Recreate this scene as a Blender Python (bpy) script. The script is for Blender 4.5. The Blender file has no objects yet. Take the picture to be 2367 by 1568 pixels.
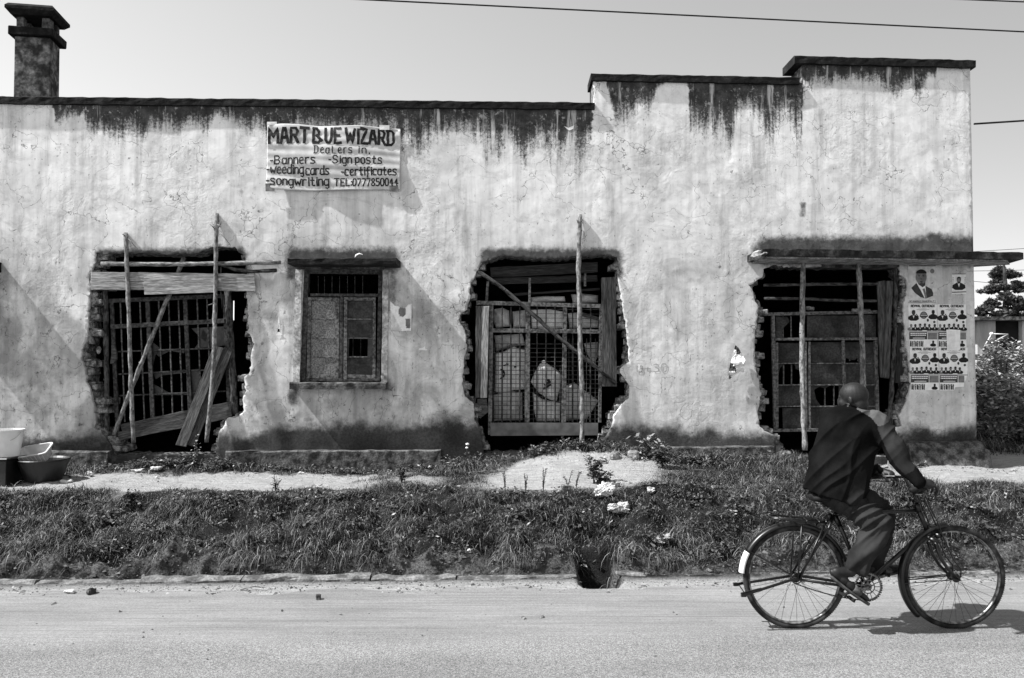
import bpy, bmesh, math, random
import numpy as np
from mathutils import Vector, Matrix
from mathutils.geometry import delaunay_2d_cdt, tessellate_polygon
R = math.radians
random.seed(7); rng = np.random.default_rng(7)
scene = bpy.context.scene
C = scene.collection

# ------------------------------------------------------------------ camera, sky, sun, exposure
F = 1815.0; CX = 1183.5; CY = 784.0; HOR = 838.0        # focal length and horizon in picture units (2367 wide)
CAMZ = 1.853
PH = math.atan((HOR - CY) / F)
cam = bpy.data.cameras.new('camera'); camo = bpy.data.objects.new('camera', cam); C.objects.link(camo)
cam.sensor_width = 36; cam.lens = 36 * F / 2367.0
cam.clip_start = 0.05; cam.clip_end = 3000
camo.location = (0, 0, CAMZ); camo.rotation_euler = (math.pi / 2 + PH, 0, 0)
scene.camera = camo

SUN_DIR = Vector((1.0, 0.238, -1.25)).normalized()        # the way the light travels
sun = bpy.data.lights.new('sun', 'SUN'); suno = bpy.data.objects.new('sun', sun); C.objects.link(suno)
sun.energy = 4.2; sun.angle = R(0.9); sun.color = (1, 1, 1)
suno.rotation_euler = SUN_DIR.to_track_quat('-Z', 'Y').to_euler()
suno.location = (-8, -3, 12)
world = bpy.data.worlds.new('World'); scene.world = world; world.use_nodes = True
wn = world.node_tree; wn.nodes.clear()
sky = wn.nodes.new('ShaderNodeTexSky'); sky.sky_type = 'NISHITA'; sky.sun_disc = False
_s = -SUN_DIR
sky.sun_elevation = math.asin(_s.z); sky.sun_rotation = math.atan2(_s.x, _s.y)
sky.dust_density = .5; sky.altitude = 1900; sky.air_density = 1.0; sky.ozone_density = 1.0
bwn = wn.nodes.new('ShaderNodeRGBToBW'); bg = wn.nodes.new('ShaderNodeBackground'); bg.inputs[1].default_value = 0.15
wo = wn.nodes.new('ShaderNodeOutputWorld')
# hazy air: the range of the clear sky is compressed and it is brighter on the sun's side
wn.links.new(sky.outputs[0], bwn.inputs[0])
def wm(op, a, b):
    n = wn.nodes.new('ShaderNodeMath'); n.operation = op
    for i, q in enumerate((a, b)):
        if isinstance(q, (int, float)): n.inputs[i].default_value = q
        else: wn.links.new(q, n.inputs[i])
    return n.outputs[0]
_tc = wn.nodes.new('ShaderNodeTexCoord'); _sx = wn.nodes.new('ShaderNodeSeparateXYZ'); wn.links.new(_tc.outputs['Generated'], _sx.inputs[0])
_hz = wm('MULTIPLY', wm('POWER', wm('DIVIDE', bwn.outputs[0], 2.2), .6), 2.2)
wn.links.new(wm('MULTIPLY', _hz, wm('SUBTRACT', 1.0, wm('MULTIPLY', _sx.outputs[0], .38))), bg.inputs[0]); wn.links.new(bg.outputs[0], wo.inputs[0])
scene.view_settings.view_transform = 'Standard'; scene.view_settings.look = 'None'
scene.view_settings.exposure = 1.05; scene.view_settings.gamma = 1.0

# ------------------------------------------------------------------ pixel <-> world
K = 0.04            # the street and the facade run slightly away to the right: V = Y - K*X is the distance across the street
V0 = 10.2           # facade
def ray(px, py):
    a = (px - CX) / F; b = (CY - py) / F
    return Vector((a, math.cos(PH) - b * math.sin(PH), math.sin(PH) + b * math.cos(PH)))
CAM = Vector((0, 0, CAMZ))
def at(px, py, Y):
    r = ray(px, py); return CAM + r * (Y / r.y)
def WP(px, py, d=0.0):
    r = ray(px, py); return CAM + r * ((V0 - d) / (r.y - K * r.x))
def proj(p):
    v = Vector(p) - CAM
    fw = v.y * math.cos(PH) + v.z * math.sin(PH); up = -v.y * math.sin(PH) + v.z * math.cos(PH)
    return CX + F * v.x / fw, CY - F * up / fw
S = 1 / 1.0139
def ZT(ox, oy, sc):                                       # a close-up's own pixels -> picture units
    return lambda x, y: ((ox + x / sc) * S, (oy + y / sc) * S)
R3 = ZT(150, 480, 2.613); R4 = ZT(640, 560, 3.921); R5 = ZT(1040, 480, 2.613); R6 = ZT(1700, 540, 2.904)
R7 = ZT(2080, 560, 3.919); RB = ZT(550, 250, 5.26)
def wp(Z, x, y, d=0.0):
    return WP(*Z(x, y), d)
WN = Vector((K, -1, 0)).normalized()                      # facade normal, towards the street
WT = Vector((1, K, 0)).normalized()

# ------------------------------------------------------------------ numpy noise
def _h(ix, iy, seed):
    n = (ix.astype(np.int64) * 374761393 + iy.astype(np.int64) * 668265263 + seed * 1274126177) & 0x7fffffff
    n = ((n ^ (n >> 13)) * 1274126177) & 0x7fffffff
    return ((n ^ (n >> 16)) & 0xffff) / 65535.0
def vn(x, y, f=1.0, seed=0):
    x = np.asarray(x, float) * f; y = np.asarray(y, float) * f
    ix = np.floor(x); iy = np.floor(y); fx = x - ix; fy = y - iy
    fx = fx * fx * (3 - 2 * fx); fy = fy * fy * (3 - 2 * fy)
    a = _h(ix, iy, seed); b = _h(ix + 1, iy, seed); c = _h(ix, iy + 1, seed); d = _h(ix + 1, iy + 1, seed)
    return (a + (b - a) * fx) * (1 - fy) + (c + (d - c) * fx) * fy
def fbm(x, y, f=1.0, seed=0, o=4):
    s = 0; t = 0; a = 1
    for i in range(o):
        s = s + a * vn(x, y, f * 2 ** i, seed + i); t += a; a *= 0.5
    return s / t
def sst(a, b, x):
    t = np.clip((np.asarray(x, float) - a) / (b - a), 0, 1); return t * t * (3 - 2 * t)

# ------------------------------------------------------------------ materials (all greys: the photograph is black and white)
def nodes(name):
    m = bpy.data.materials.new(name); m.use_nodes = True; nt = m.node_tree
    return m, nt, nt.nodes['Principled BSDF']
def N(nt, t, **kw):
    n = nt.nodes.new(t)
    for k, v in kw.items():
        if k.startswith('i_'): n.inputs[k[2:].replace('_', ' ')].default_value = v
        else: setattr(n, k, v)
    return n
def L(nt, a, b): nt.links.new(a, b)
def mathn(nt, op, a, b=None, c=None, clamp=False):
    n = nt.nodes.new('ShaderNodeMath'); n.operation = op; n.use_clamp = clamp
    for i, q in enumerate((a, b, c)):
        if q is None: continue
        if isinstance(q, (int, float)): n.inputs[i].default_value = q
        else: nt.links.new(q, n.inputs[i])
    return n.outputs[0]
def mixf(nt, f, a, b):
    n = nt.nodes.new('ShaderNodeMix'); n.data_type = 'FLOAT'
    for i, q in ((0, f), (2, a), (3, b)):
        if isinstance(q, (int, float)): n.inputs[i].default_value = q
        else: nt.links.new(q, n.inputs[i])
    return n.outputs[0]
def ss(nt, x, a, b, lo=0.0, hi=1.0):
    n = nt.nodes.new('ShaderNodeMapRange'); n.interpolation_type = 'SMOOTHSTEP'
    n.inputs[1].default_value = a; n.inputs[2].default_value = b; n.inputs[3].default_value = lo; n.inputs[4].default_value = hi
    nt.links.new(x, n.inputs[0]); return n.outputs[0]
def coord(nt, kind='obj', sc=(1, 1, 1)):
    if kind == 'obj': o = nt.nodes.new('ShaderNodeTexCoord').outputs['Object']
    else:
        a = nt.nodes.new('ShaderNodeAttribute'); a.attribute_name = kind; o = a.outputs['Vector']
    mp = nt.nodes.new('ShaderNodeMapping'); mp.inputs['Scale'].default_value = sc; nt.links.new(o, mp.inputs[0])
    return mp.outputs[0]
def noi(nt, co, scale, detail=4, rough=.55, dist=0):
    n = N(nt, 'ShaderNodeTexNoise'); n.inputs['Scale'].default_value = scale; n.inputs['Detail'].default_value = detail
    n.inputs['Roughness'].default_value = rough; n.inputs['Distortion'].default_value = dist
    nt.links.new(co, n.inputs['Vector']); return n.outputs[0]
def bump(nt, bs, h, strength, dist):
    b = N(nt, 'ShaderNodeBump'); b.inputs['Strength'].default_value = strength; b.inputs['Distance'].default_value = dist
    nt.links.new(h, b.inputs['Height']); nt.links.new(b.outputs[0], bs.inputs['Normal'])
def pm(name, c0, c1, scale=20, rough=.85, bmp=.3, bd=.004, kind='obj', sc=(1, 1, 1), spec=.3, lo=.35, hi=.65, metal=0, s2=None):
    c0, c1 = [c * (c / .5) ** .42 if c < .5 else c for c in (c0, c1)]
    m, nt, bs = nodes(name)
    co = coord(nt, kind, sc); n = noi(nt, co, scale, 5)
    v = ss(nt, n, lo, hi, c0, c1)
    if s2:
        n2 = noi(nt, co, s2, 3); v = mathn(nt, 'MULTIPLY', v, ss(nt, n2, .3, .7, .6, 1.3))
    L(nt, v, bs.inputs['Base Color'])
    bs.inputs['Roughness'].default_value = rough; bs.inputs['Specular IOR Level'].default_value = spec; bs.inputs['Metallic'].default_value = metal
    if bmp: bump(nt, bs, noi(nt, co, scale * 2.2, 4), bmp, bd)
    return m
M = {}
def wood(name, c0, c1, rough=.8):
    return pm(name, c0, c1, 9, rough, .7, .004, 'gr', (1.1, 14, 14), .25, .3, .7, s2=3)
M['wood_pale'] = wood('weathered_wood', .2, .46)
M['wood_mid'] = wood('grey_wood', .055, .17)
M['wood_dark'] = wood('dark_wood', .02, .075)
M['bark'] = pm('pole_bark', .13, .30, 5, .85, .8, .006, 'gr', (2.2, 5, 5), .2, .35, .6, s2=12)
M['bark_dark'] = pm('dark_pole_bark', .035, .14, 5, .85, .8, .006, 'gr', (2.2, 5, 5), .2, .35, .6, s2=12)
M['brick'] = pm('broken_brick', .10, .38, 16, .95, .9, .012, sc=(1, 1, 1), lo=.35, hi=.7, s2=70)
M['concrete_dark'] = pm('sooty_concrete', .012, .06, 9, .95, .8, .01, lo=.4, hi=.8, s2=50)
M['concrete_mid'] = pm('stained_concrete', .05, .2, 8, .95, .8, .01, lo=.35, hi=.7, s2=50)
M['concrete_pale'] = pm('bare_concrete', .2, .42, 8, .95, .8, .01, lo=.35, hi=.7, s2=50)
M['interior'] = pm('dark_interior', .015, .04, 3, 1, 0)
M['frame'] = pm('rusty_frame', .03, .12, 30, .7, .4, .002, lo=.35, hi=.65)
M['frame_pale'] = pm('flaking_frame', .07, .22, 30, .7, .4, .002, lo=.35, hi=.65)
M['wire'] = pm('rusty_wire', .05, .12, 30, .6, 0)
M['pane'] = pm('dusty_pane', .03, .085, 4, .45, .1, .002, spec=.4, s2=30)
M['panel'] = pm('grimy_panel', .04, .10, 4, .7, .1, .002, spec=.2, s2=40)
M['glass_tex'] = pm('obscured_glass', .10, .26, 60, .4, .9, .004, spec=.5)
M['sack'] = pm('sack_cloth', .66, .82, 6, .8, .8, .012, s2=200)
M['sack_dark'] = pm('dirty_sack', .42, .6, 6, .8, .8, .012, s2=200)
M['ink'] = pm('black_ink', .012, .02, 20, .6, 0)
M['ink_grey'] = pm('grey_ink', .07, .10, 20, .7, 0)
M['ink_mid'] = pm('mid_ink', .20, .26, 20, .7, 0)
M['faint'] = pm('faint_charcoal', .33, .5, 40, .9, 0)
M['paper'] = pm('paper', .74, .86, 14, .8, .3, .003)
M['paper_grey'] = pm('grey_paper', .5, .68, 14, .8, .3, .003)
M['cloth'] = pm('banner_cloth', .45, .6, 5, .8, .15, .003)
M['tape'] = pm('brown_tape', .12, .24, 12, .5, .1, .002)
M['plastic'] = pm('white_plastic', .72, .82, 6, .35, 0, spec=.5)
M['plastic_grey'] = pm('translucent_plastic', .45, .6, 6, .35, 0, spec=.5)
M['plastic_dark'] = pm('black_plastic', .015, .03, 6, .45, 0, spec=.5)
M['stone'] = pm('pale_stone', .18, .4, 14, .95, .8, .01)
M['bag'] = pm('plastic_bag', .4, .62, 12, .4, .9, .02, spec=.5)
M['paint_black'] = pm('black_enamel', .008, .02, 30, .35, .15, .001, spec=.5)
M['steel'] = pm('dull_steel', .14, .32, 60, .5, .1, .001, metal=.7)
M['chrome_old'] = pm('rusty_rim', .12, .35, 30, .4, .1, .001, metal=.6)
M['rubber'] = pm('tyre_rubber', .012, .03, 60, .75, .3, .001)
M['tyre_dusty'] = pm('dusty_tyre', .02, .09, 14, .85, .3, .001)
M['white_paint'] = pm('white_paint', .7, .82, 6, .4, 0)
M['skin'] = pm('dark_skin', .028, .045, 30, .5, .3, .0015, spec=.3)
M['hair'] = pm('short_hair', .024, .044, 260, .55, .5, .002, spec=.3)
M['jacket'] = pm('dark_jacket', .017, .03, 5, 1, .4, .006, spec=.03, s2=400)
M['jacket_mid'] = pm('jacket_panel', .035, .06, 6, 1, .5, .008, spec=.05)
M['sleeve'] = pm('jacket_sleeve', .045, .066, 6, 1, .5, .008, spec=.05)
M['yoke'] = pm('jacket_yoke', .10, .14, 12, .85, .4, .006, spec=.2)
M['trouser'] = pm('trouser_cloth', .045, .08, 5, 1, .5, .008, spec=.05)
M['sandal'] = pm('sandal_foam', .08, .16, 20, .8, .2, .002)
M['leaf'] = pm('leaf', .06, .16, 9, .5, 0, spec=.4)
M['pine'] = pm('pine_needles', .02, .055, 3, .7, 0)
M['trunk'] = pm('trunk_bark', .03, .08, 6, .9, .6, .02)
M['kerb'] = pm('dusty_kerb', .12, .27, 8, .95, .6, .008, s2=60)
M['cable'] = pm('black_cable', .01, .02, 3, .6, 0)
M['far_wall'] = pm('streaked_far_wall', .35, .75, 1.2, .9, .2, .01, sc=(1, 1, .25))
M['far_dark'] = pm('dark_far_wall', .02, .05, 1.5, .9, 0)
M['stem'] = pm('stem', .03, .09, 20, .8, 0)

def mat_tone(name, rough=.55, spec=.4, trans=0.0):
    m, nt, bs = nodes(name)
    a = nt.nodes.new('ShaderNodeAttribute'); a.attribute_name = 'tone'
    L(nt, a.outputs['Fac'], bs.inputs['Base Color'])
    bs.inputs['Roughness'].default_value = rough; bs.inputs['Specular IOR Level'].default_value = spec
    return m
M['grass'] = mat_tone('grass_blades'); M['leaves'] = mat_tone('weed_leaves'); M['litter'] = mat_tone('ground_litter', .9, .2)

# ------------------------------------------------------------------ mesh builder
class MB:
    def __init__(s): s.v = []; s.f = []; s.m = []; s.g = []
    def add(s, vs, fs, mi=0, gr=None):
        o = len(s.v); s.v += [tuple(p) for p in vs]
        s.g += [tuple(q) for q in (gr if gr is not None else vs)]
        s.f += [tuple(i + o for i in q) for q in fs]; s.m += [mi] * len(fs); return s
    def box(s, c, size, mi=0, rot=None, jit=0):
        c = Vector(c); vs = []
        for x in (-1, 1):
            for y in (-1, 1):
                for z in (-1, 1):
                    p = Vector((x * size[0] / 2, y * size[1] / 2, z * size[2] / 2))
                    if jit: p += Vector([random.uniform(-jit, jit) for _ in range(3)])
                    if rot: p = rot @ p
                    vs.append(c + p)
        return s.add(vs, [(0, 1, 3, 2), (4, 6, 7, 5), (0, 4, 5, 1), (2, 3, 7, 6), (0, 2, 6, 4), (1, 5, 7, 3)], mi)
    def beam(s, p0, p1, w, t, n=None, mi=0, seg=None, jit=0.0, ends=0.0):
        p0 = Vector(p0); p1 = Vector(p1); n = Vector(n or WN); d = (p1 - p0); Ln = d.length; d.normalize()
        side = d.cross(n).normalized(); nn = side.cross(d).normalized()
        seg = seg or max(1, int(Ln / .12)); vs = []; gr = []; sd = random.uniform(0, 50)
        for i in range(seg + 1):
            c = p0 + d * Ln * i / seg
            j = [random.uniform(-jit, jit) for _ in range(4)]
            for q, (a, b) in enumerate(((-1, -1), (1, -1), (1, 1), (-1, 1))):
                e = d * random.uniform(-ends, ends) if i in (0, seg) else Vector()
                vs.append(c + side * (a * w / 2 + j[0 if a < 0 else 1]) + nn * (b * t / 2 + j[2 if b < 0 else 3] * .3) + e)
                gr.append((Ln * i / seg + sd, a * w / 2 + sd, b * t / 2))
        fs = [(0, 1, 2, 3), tuple(seg * 4 + q for q in (3, 2, 1, 0))]
        for i in range(seg):
            for q in range(4):
                a = i * 4 + q; b = i * 4 + (q + 1) % 4; fs.append((a, a + 4, b + 4, b))
        return s.add(vs, fs, mi, gr)
    def tube(s, pts, r, n=8, mi=0, cap=True, wob=0.0, flat=1.0):
        pts = [Vector(p) for p in pts]; k = len(pts)
        rr = list(r) if isinstance(r, (list, tuple)) else [r] * k
        vs = []; gr = []; up = Vector((.13, .21, 1)); sd = random.uniform(0, 50); run = 0; prev = None
        for i, p in enumerate(pts):
            t = (pts[min(i + 1, k - 1)] - pts[max(i - 1, 0)]).normalized()
            if prev is None:
                a = t.cross(up); a = a if a.length > .05 else t.cross(Vector((1, 0, 0))); a.normalize()
            else:
                a = prev - t * prev.dot(t); a.normalize()
            prev = a; b = t.cross(a)
            if i: run += (p - pts[i - 1]).length
            for j in range(n):
                th = 2 * math.pi * j / n; q = rr[i] * (1 + random.uniform(-wob, wob))
                vs.append(p + a * math.cos(th) * q + b * math.sin(th) * q * flat); gr.append((run + sd, math.cos(th) * q + sd, math.sin(th) * q))
        fs = []
        for i in range(k - 1):
            for j in range(n):
                a = i * n + j; b = i * n + (j + 1) % n; fs.append((a, b, b + n, a + n))
        if cap: fs += [tuple(range(n))[::-1], tuple((k - 1) * n + j for j in range(n))]
        return s.add(vs, fs, mi, gr)
    def ring(s, c, rad, r, n=64, m=8, ax=(1, 0, 0), ay=(0, 0, 1), a0=0, a1=2 * math.pi, mi=0, w=None, h=None):
        ax = Vector(ax); ay = Vector(ay); az = ax.cross(ay); c = Vector(c); full = abs(a1 - a0) > 6.28
        vs = []; fs = []; k = n if full else n + 1
        for i in range(k):
            a = a0 + (a1 - a0) * i / n; e = ax * math.cos(a) + ay * math.sin(a)
            for j in range(m):
                b = 2 * math.pi * j / m
                vs.append(c + e * (rad + (h or r) * math.cos(b)) + az * (w or r) * math.sin(b))
        for i in range(n):
            for j in range(m):
                p = i * m + j; q = i * m + (j + 1) % m; i2 = ((i + 1) % k) * m
                fs.append((p, q, i2 + (j + 1) % m, i2 + j))
        return s.add(vs, fs, mi)
    def ell(s, c, r, rot=None, nu=14, nv=9, mi=0, nz=0.0, sq=1.0):
        c = Vector(c); vs = []; r = (r, r, r) if isinstance(r, (int, float)) else r
        def pw(x): return math.copysign(abs(x) ** sq, x)
        for i in range(nv + 1):
            ph = math.pi * i / nv
            for j in range(nu):
                th = 2 * math.pi * j / nu
                p = Vector((pw(math.sin(ph)) * pw(math.cos(th)) * r[0], pw(math.sin(ph)) * pw(math.sin(th)) * r[1], pw(math.cos(ph)) * r[2]))
                if nz: p *= 1 + random.uniform(-nz, nz)
                if rot: p = rot @ p
                vs.append(c + p)
        fs = [(i * nu + j, i * nu + nu + j, i * nu + nu + (j + 1) % nu, i * nu + (j + 1) % nu) for i in range(nv) for j in range(nu)]
        return s.add(vs, fs, mi)
    def poly(s, pts, off, mi=0, side=None):                # a flat outline with thickness 'off'
        pts = [Vector(p) for p in pts]; n = len(pts); off = Vector(off)
        tr = tessellate_polygon([pts]); vs = pts + [p + off for p in pts]
        fs = [tuple(t) for t in tr] + [tuple(i + n for i in t) for t in tr]
        s.add(vs, fs, mi)
        return s.add(vs, [(i, (i + 1) % n, (i + 1) % n + n, i + n) for i in range(n)], mi if side is None else side)
    def loft(s, secs, n=20, mi=0):
        vs = []
        for c, a, b in secs:
            c = Vector(c); a = Vector(a); b = Vector(b)
            for j in range(n):
                t = 2 * math.pi * j / n; vs.append(c + a * math.cos(t) + b * math.sin(t))
        k = len(secs); fs = [tuple(range(n)), tuple((k - 1) * n + j for j in range(n))[::-1]]
        for i in range(k - 1):
            for j in range(n): fs.append((i * n + j, i * n + (j + 1) % n, (i + 1) * n + (j + 1) % n, (i + 1) * n + j))
        return s.add(vs, fs, mi)
    def build(s, name, mats, parent=None, smooth=False, bevel=0, seg=1, loc=None, fix=True):
        o = Vector((0, 0, 0))
        if parent is not None:
            p = parent
            while p is not None: o += p.location; p = p.parent
        lc = Vector(loc) if loc is not None else Vector((0, 0, 0))
        me = bpy.data.meshes.new(name)
        q = o + lc
        me.from_pydata([(v[0] - q.x, v[1] - q.y, v[2] - q.z) for v in s.v], [], s.f)
        if not isinstance(mats, (list, tuple)): mats = [mats]
        for m in mats: me.materials.append(M[m] if isinstance(m, str) else m)
        me.polygons.foreach_set('material_index', s.m)
        at_ = me.attributes.new('gr', 'FLOAT_VECTOR', 'POINT'); at_.data.foreach_set('vector', np.array(s.g, dtype=np.float32).ravel())
        if fix:
            bm = bmesh.new(); bm.from_mesh(me); bmesh.ops.recalc_face_normals(bm, faces=bm.faces); bm.to_mesh(me); bm.free()
        if smooth: me.polygons.foreach_set('use_smooth', [True] * len(me.polygons))
        ob = bpy.data.objects.new(name, me); C.objects.link(ob)
        ob.location = lc
        if parent is not None: ob.parent = parent
        if bevel:
            b = ob.modifiers.new('bevel', 'BEVEL'); b.width = bevel; b.segments = seg; b.limit_method = 'ANGLE'
        return ob
def tag(o, label, cat, group=None, kind=None):
    if label: o['label'] = label
    if cat: o['category'] = cat
    if group: o['group'] = group
    if kind: o['kind'] = kind
    return o
def thing(name, loc, label, cat, group=None):
    o = bpy.data.objects.new(name, None); o.location = Vector(loc); o.empty_display_size = .2; C.objects.link(o)
    return tag(o, label, cat, group)
def one(mb, name, mats, loc, label, cat, group=None, **kw):
    return tag(mb.build(name, mats, None, loc=loc, **kw), label, cat, group)
def fuse(mb, voxel, smooth=4, fac=.5):
    """weld overlapping closed shapes into one continuous skin; returns vertices and faces"""
    ob = mb.build('tmp', 'skin', None)
    r = ob.modifiers.new('r', 'REMESH'); r.mode = 'VOXEL'; r.voxel_size = voxel; r.use_smooth_shade = True
    sm = ob.modifiers.new('s', 'SMOOTH'); sm.iterations = smooth; sm.factor = fac
    dg = bpy.context.evaluated_depsgraph_get(); dg.update()
    me = bpy.data.meshes.new_from_object(ob.evaluated_get(dg))
    vs = [tuple(v.co) for v in me.vertices]; fs = [tuple(p.vertices) for p in me.polygons]
    bpy.data.objects.remove(ob); bpy.data.meshes.remove(me)
    o = MB(); o.add(vs, fs); return o
def np_mesh(name, verts, faces, mats, tone=None, attr=None, smooth=False, parent=None):
    me = bpy.data.meshes.new(name); nv = len(verts); nf = len(faces); k = faces.shape[1]
    me.vertices.add(nv); me.vertices.foreach_set('co', np.asarray(verts, np.float32).ravel())
    me.loops.add(nf * k); me.loops.foreach_set('vertex_index', faces.astype(np.int32).ravel())
    me.polygons.add(nf); me.polygons.foreach_set('loop_start', np.arange(0, nf * k, k, dtype=np.int32))
    me.update(calc_edges=True)
    for a, arr in (attr or {}).items():
        q = me.attributes.new(a, 'FLOAT', 'POINT'); q.data.foreach_set('value', np.asarray(arr, np.float32))
    if tone is not None:
        q = me.attributes.new('tone', 'FLOAT', 'POINT'); q.data.foreach_set('value', np.asarray(tone, np.float32))
    if not isinstance(mats, (list, tuple)): mats = [mats]
    for m in mats: me.materials.append(M[m] if isinstance(m, str) else m)
    if smooth: me.polygons.foreach_set('use_smooth', [True] * nf)
    me.validate()
    ob = bpy.data.objects.new(name, me); C.objects.link(ob)
    if parent: ob.parent = parent
    return ob

# ------------------------------------------------------------------ ground
XE = WP(2254, 800).x                                     # right corner of the building
def Xp(px, V):                                           # world X of a picture column at street distance V
    a = (px - CX) / F; return a * V / (1 - K * a)
def GX(px): return Xp(px, 8.5)
DX = Xp(1380, 6.8)                                       # drain gap in the bank
def H(X, V):
    X = np.asarray(X, float); V = np.asarray(V, float)
    n1 = fbm(X, V, 1.1, 3) - .5; n2 = fbm(X, V, 5, 11) - .5; n3 = fbm(X, V, 22, 17, 3) - .5
    edge = 6.72 + .10 * (fbm(X, X * 0, 1.3, 21) - .5)
    z = .05 * sst(6.1, 6.6, V) + (.17 + .10 * n1) * sst(edge - .06, edge + .22, V)
    z = z + .25 * sst(edge + .1, 8.4 + .4 * n1, V) + .03 * sst(8.6, 9.9, V)
    bank = sst(6.7, 6.95, V) * (1 - sst(8.0, 8.6, V))
    z = z + bank * (.20 * n1 + .26 * n2 + .08 * n3)
    holl = sst(.56, .78, vn(X + .3 * vn(X, V, 2, 77), V * 1.5, 1.9, 78)); z = z - bank * .13 * holl + bank * .06 * sst(.5, .8, vn(X, V * 1.4, 3.1, 79))
    groove = sst(6.66, 6.75, V) * (1 - sst(6.95, 7.1, V))
    z = z - groove * (.07 * np.abs(np.sin(X * 9 + 6 * n1)) * (1 - .6 * sst(-2, 0, X)) + .05 * n2 + .07 * n3)
    top = sst(8.3, 8.8, V)
    z = z + top * (.035 * n1 + .035 * n2 + .016 * n3)
    # soil mound in front of the middle opening, and the hump of grass right of it
    z = z + .27 * np.exp(-(((X - .75) / 1.0) ** 2) - (((V - 9.95) / .75) ** 2))
    z = z + .17 * np.exp(-(((X - 3.0) / 1.5) ** 2) - (((V - 9.6) / .7) ** 2))
    z = z + .10 * np.exp(-(((X + 3.9) / .8) ** 2) - (((V - 9.95) / .35) ** 2))
    z = z + .06 * np.exp(-(((X + 1.0) / 1.2) ** 2) - (((V - 9.0) / .6) ** 2))
    # drain gap
    g = np.exp(-(((X - DX + .05 * (n2 + n3)) / .16) ** 6)) * sst(6.35, 6.6, V) * (1 - sst(7.02, 7.2, V))
    z = z * (1 - g) + g * (-.16)
    z = z - .10 * np.exp(-(((X - DX) / .3) ** 2)) * sst(6.9, 7.1, V) * (1 - sst(7.2, 8.0, V))
    z = np.where(V < 6.1, 0.0, z) + sst(5.9, 6.4, V) * .006 * n3
    far = sst(11.5, 15, V)
    z = z + far * (.25 + .012 * np.clip(V - 12, 0, 60))
    return z
def Hs(X, Y): return float(H(X, Y - K * X))
def bare(X, V):
    """1 where trodden soil shows, 0 where plants cover the ground"""
    n = 1.5 * (fbm(X, V, 2.2, 31) - .5) + .8 * (fbm(X, V, 9, 33) - .5)
    lft = (1 - sst(-1.75, -1.2, X + n * .5)) * sst(8.42, 8.62, V + n * .35 - .03 * np.clip(-X - 4.5, 0, 3)) * (1 - sst(9.45, 9.65, V + n * .4))
    mid = np.exp(-(((X - .85 + .35 * (9.3 - V)) / 1.12) ** 4) - (((V - 9.12) / .62) ** 4) + 0 * X) * 1.3
    rgt = sst(4.2, 4.5, X + n * .5) * sst(8.62, 8.8, V + n * .3) * (1 - sst(10.9, 11.5, V + n * .5))
    band = (1 - sst(9.0, 9.15, V + n * .3)) * sst(8.55, 8.7, V + n * .3) * (1 - sst(-.9, -.6, X)) * sst(-1.9, -1.5, X) * .8
    return np.clip(np.maximum.reduce([lft, np.clip(mid * 1.4 - .2 + .5 * n * (mid < 1.1), 0, 1), rgt, band]), 0, 1)

def axis(segs):
    out = []
    for a, b, st in segs: out += list(np.arange(a, b, st))
    return np.array(out + [segs[-1][1]])
gx = axis([(-700, -60, 80), (-60, -9, 3), (-9, -5.6, .05), (-5.6, 6.9, .026), (6.9, 11, .1), (11, 60, 3), (60, 700, 80)])
gv = axis([(-120, -12, 12), (-12, 5.8, 1.2), (5.8, 9.4, .024), (9.4, 10.35, .03), (10.35, 16, .15), (16, 60, 2), (60, 900, 70)])
GXX, GVV = np.meshgrid(gx, gv)
GZ = H(GXX, GVV)
inb = (GXX < XE - .05) & (GVV > 10.25)
nv, nx = GXX.shape
idx = np.arange(nv * nx).reshape(nv, nx)
gf = np.stack([idx[:-1, :-1], idx[:-1, 1:], idx[1:, 1:], idx[1:, :-1]], -1).reshape(-1, 4)
gverts = np.stack([GXX, GVV + K * GXX, GZ], -1).reshape(-1, 3)
BARE = bare(GXX, GVV)
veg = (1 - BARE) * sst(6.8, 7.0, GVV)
m, nt, bs = nodes('soil')
co = coord(nt); a = nt.nodes.new('ShaderNodeAttribute'); a.attribute_name = 'veg'
big = noi(nt, co, 3, 5); fine = noi(nt, co, 60, 5, .7); streak = noi(nt, coord(nt, 'obj', (.5, 5, 3)), 7, 4)
soil = mathn(nt, 'MULTIPLY', ss(nt, streak, .3, .7, .31, .44), ss(nt, fine, .3, .7, .8, 1.15))
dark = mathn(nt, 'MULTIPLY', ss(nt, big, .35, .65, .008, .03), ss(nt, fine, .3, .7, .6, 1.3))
a2 = nt.nodes.new('ShaderNodeAttribute'); a2.attribute_name = 'face'
bankc = mathn(nt, 'MULTIPLY', ss(nt, noi(nt, co, 6, 5, .7), .42, .60, .010, .10), ss(nt, fine, .35, .65, .35, 1.6))
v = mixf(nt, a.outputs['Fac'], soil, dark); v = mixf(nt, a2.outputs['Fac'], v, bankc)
spk = noi(nt, co, 130, 2); v = mathn(nt, 'MULTIPLY', v, ss(nt, spk, .28, .4, .5, 1.0))
L(nt, v, bs.inputs['Base Color']); bs.inputs['Roughness'].default_value = .95; bs.inputs['Specular IOR Level'].default_value = .15
bump(nt, bs, noi(nt, co, 32, 8, .8), 1.0, .035); M['soil'] = m
face = sst(6.45, 6.65, GVV) * (1 - sst(6.95, 7.05, GVV))
g = np_mesh('ground', gverts, gf, 'soil', attr={'veg': veg.ravel(), 'face': face.ravel()}, smooth=True)
tag(g, None, None, kind='structure')

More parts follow.
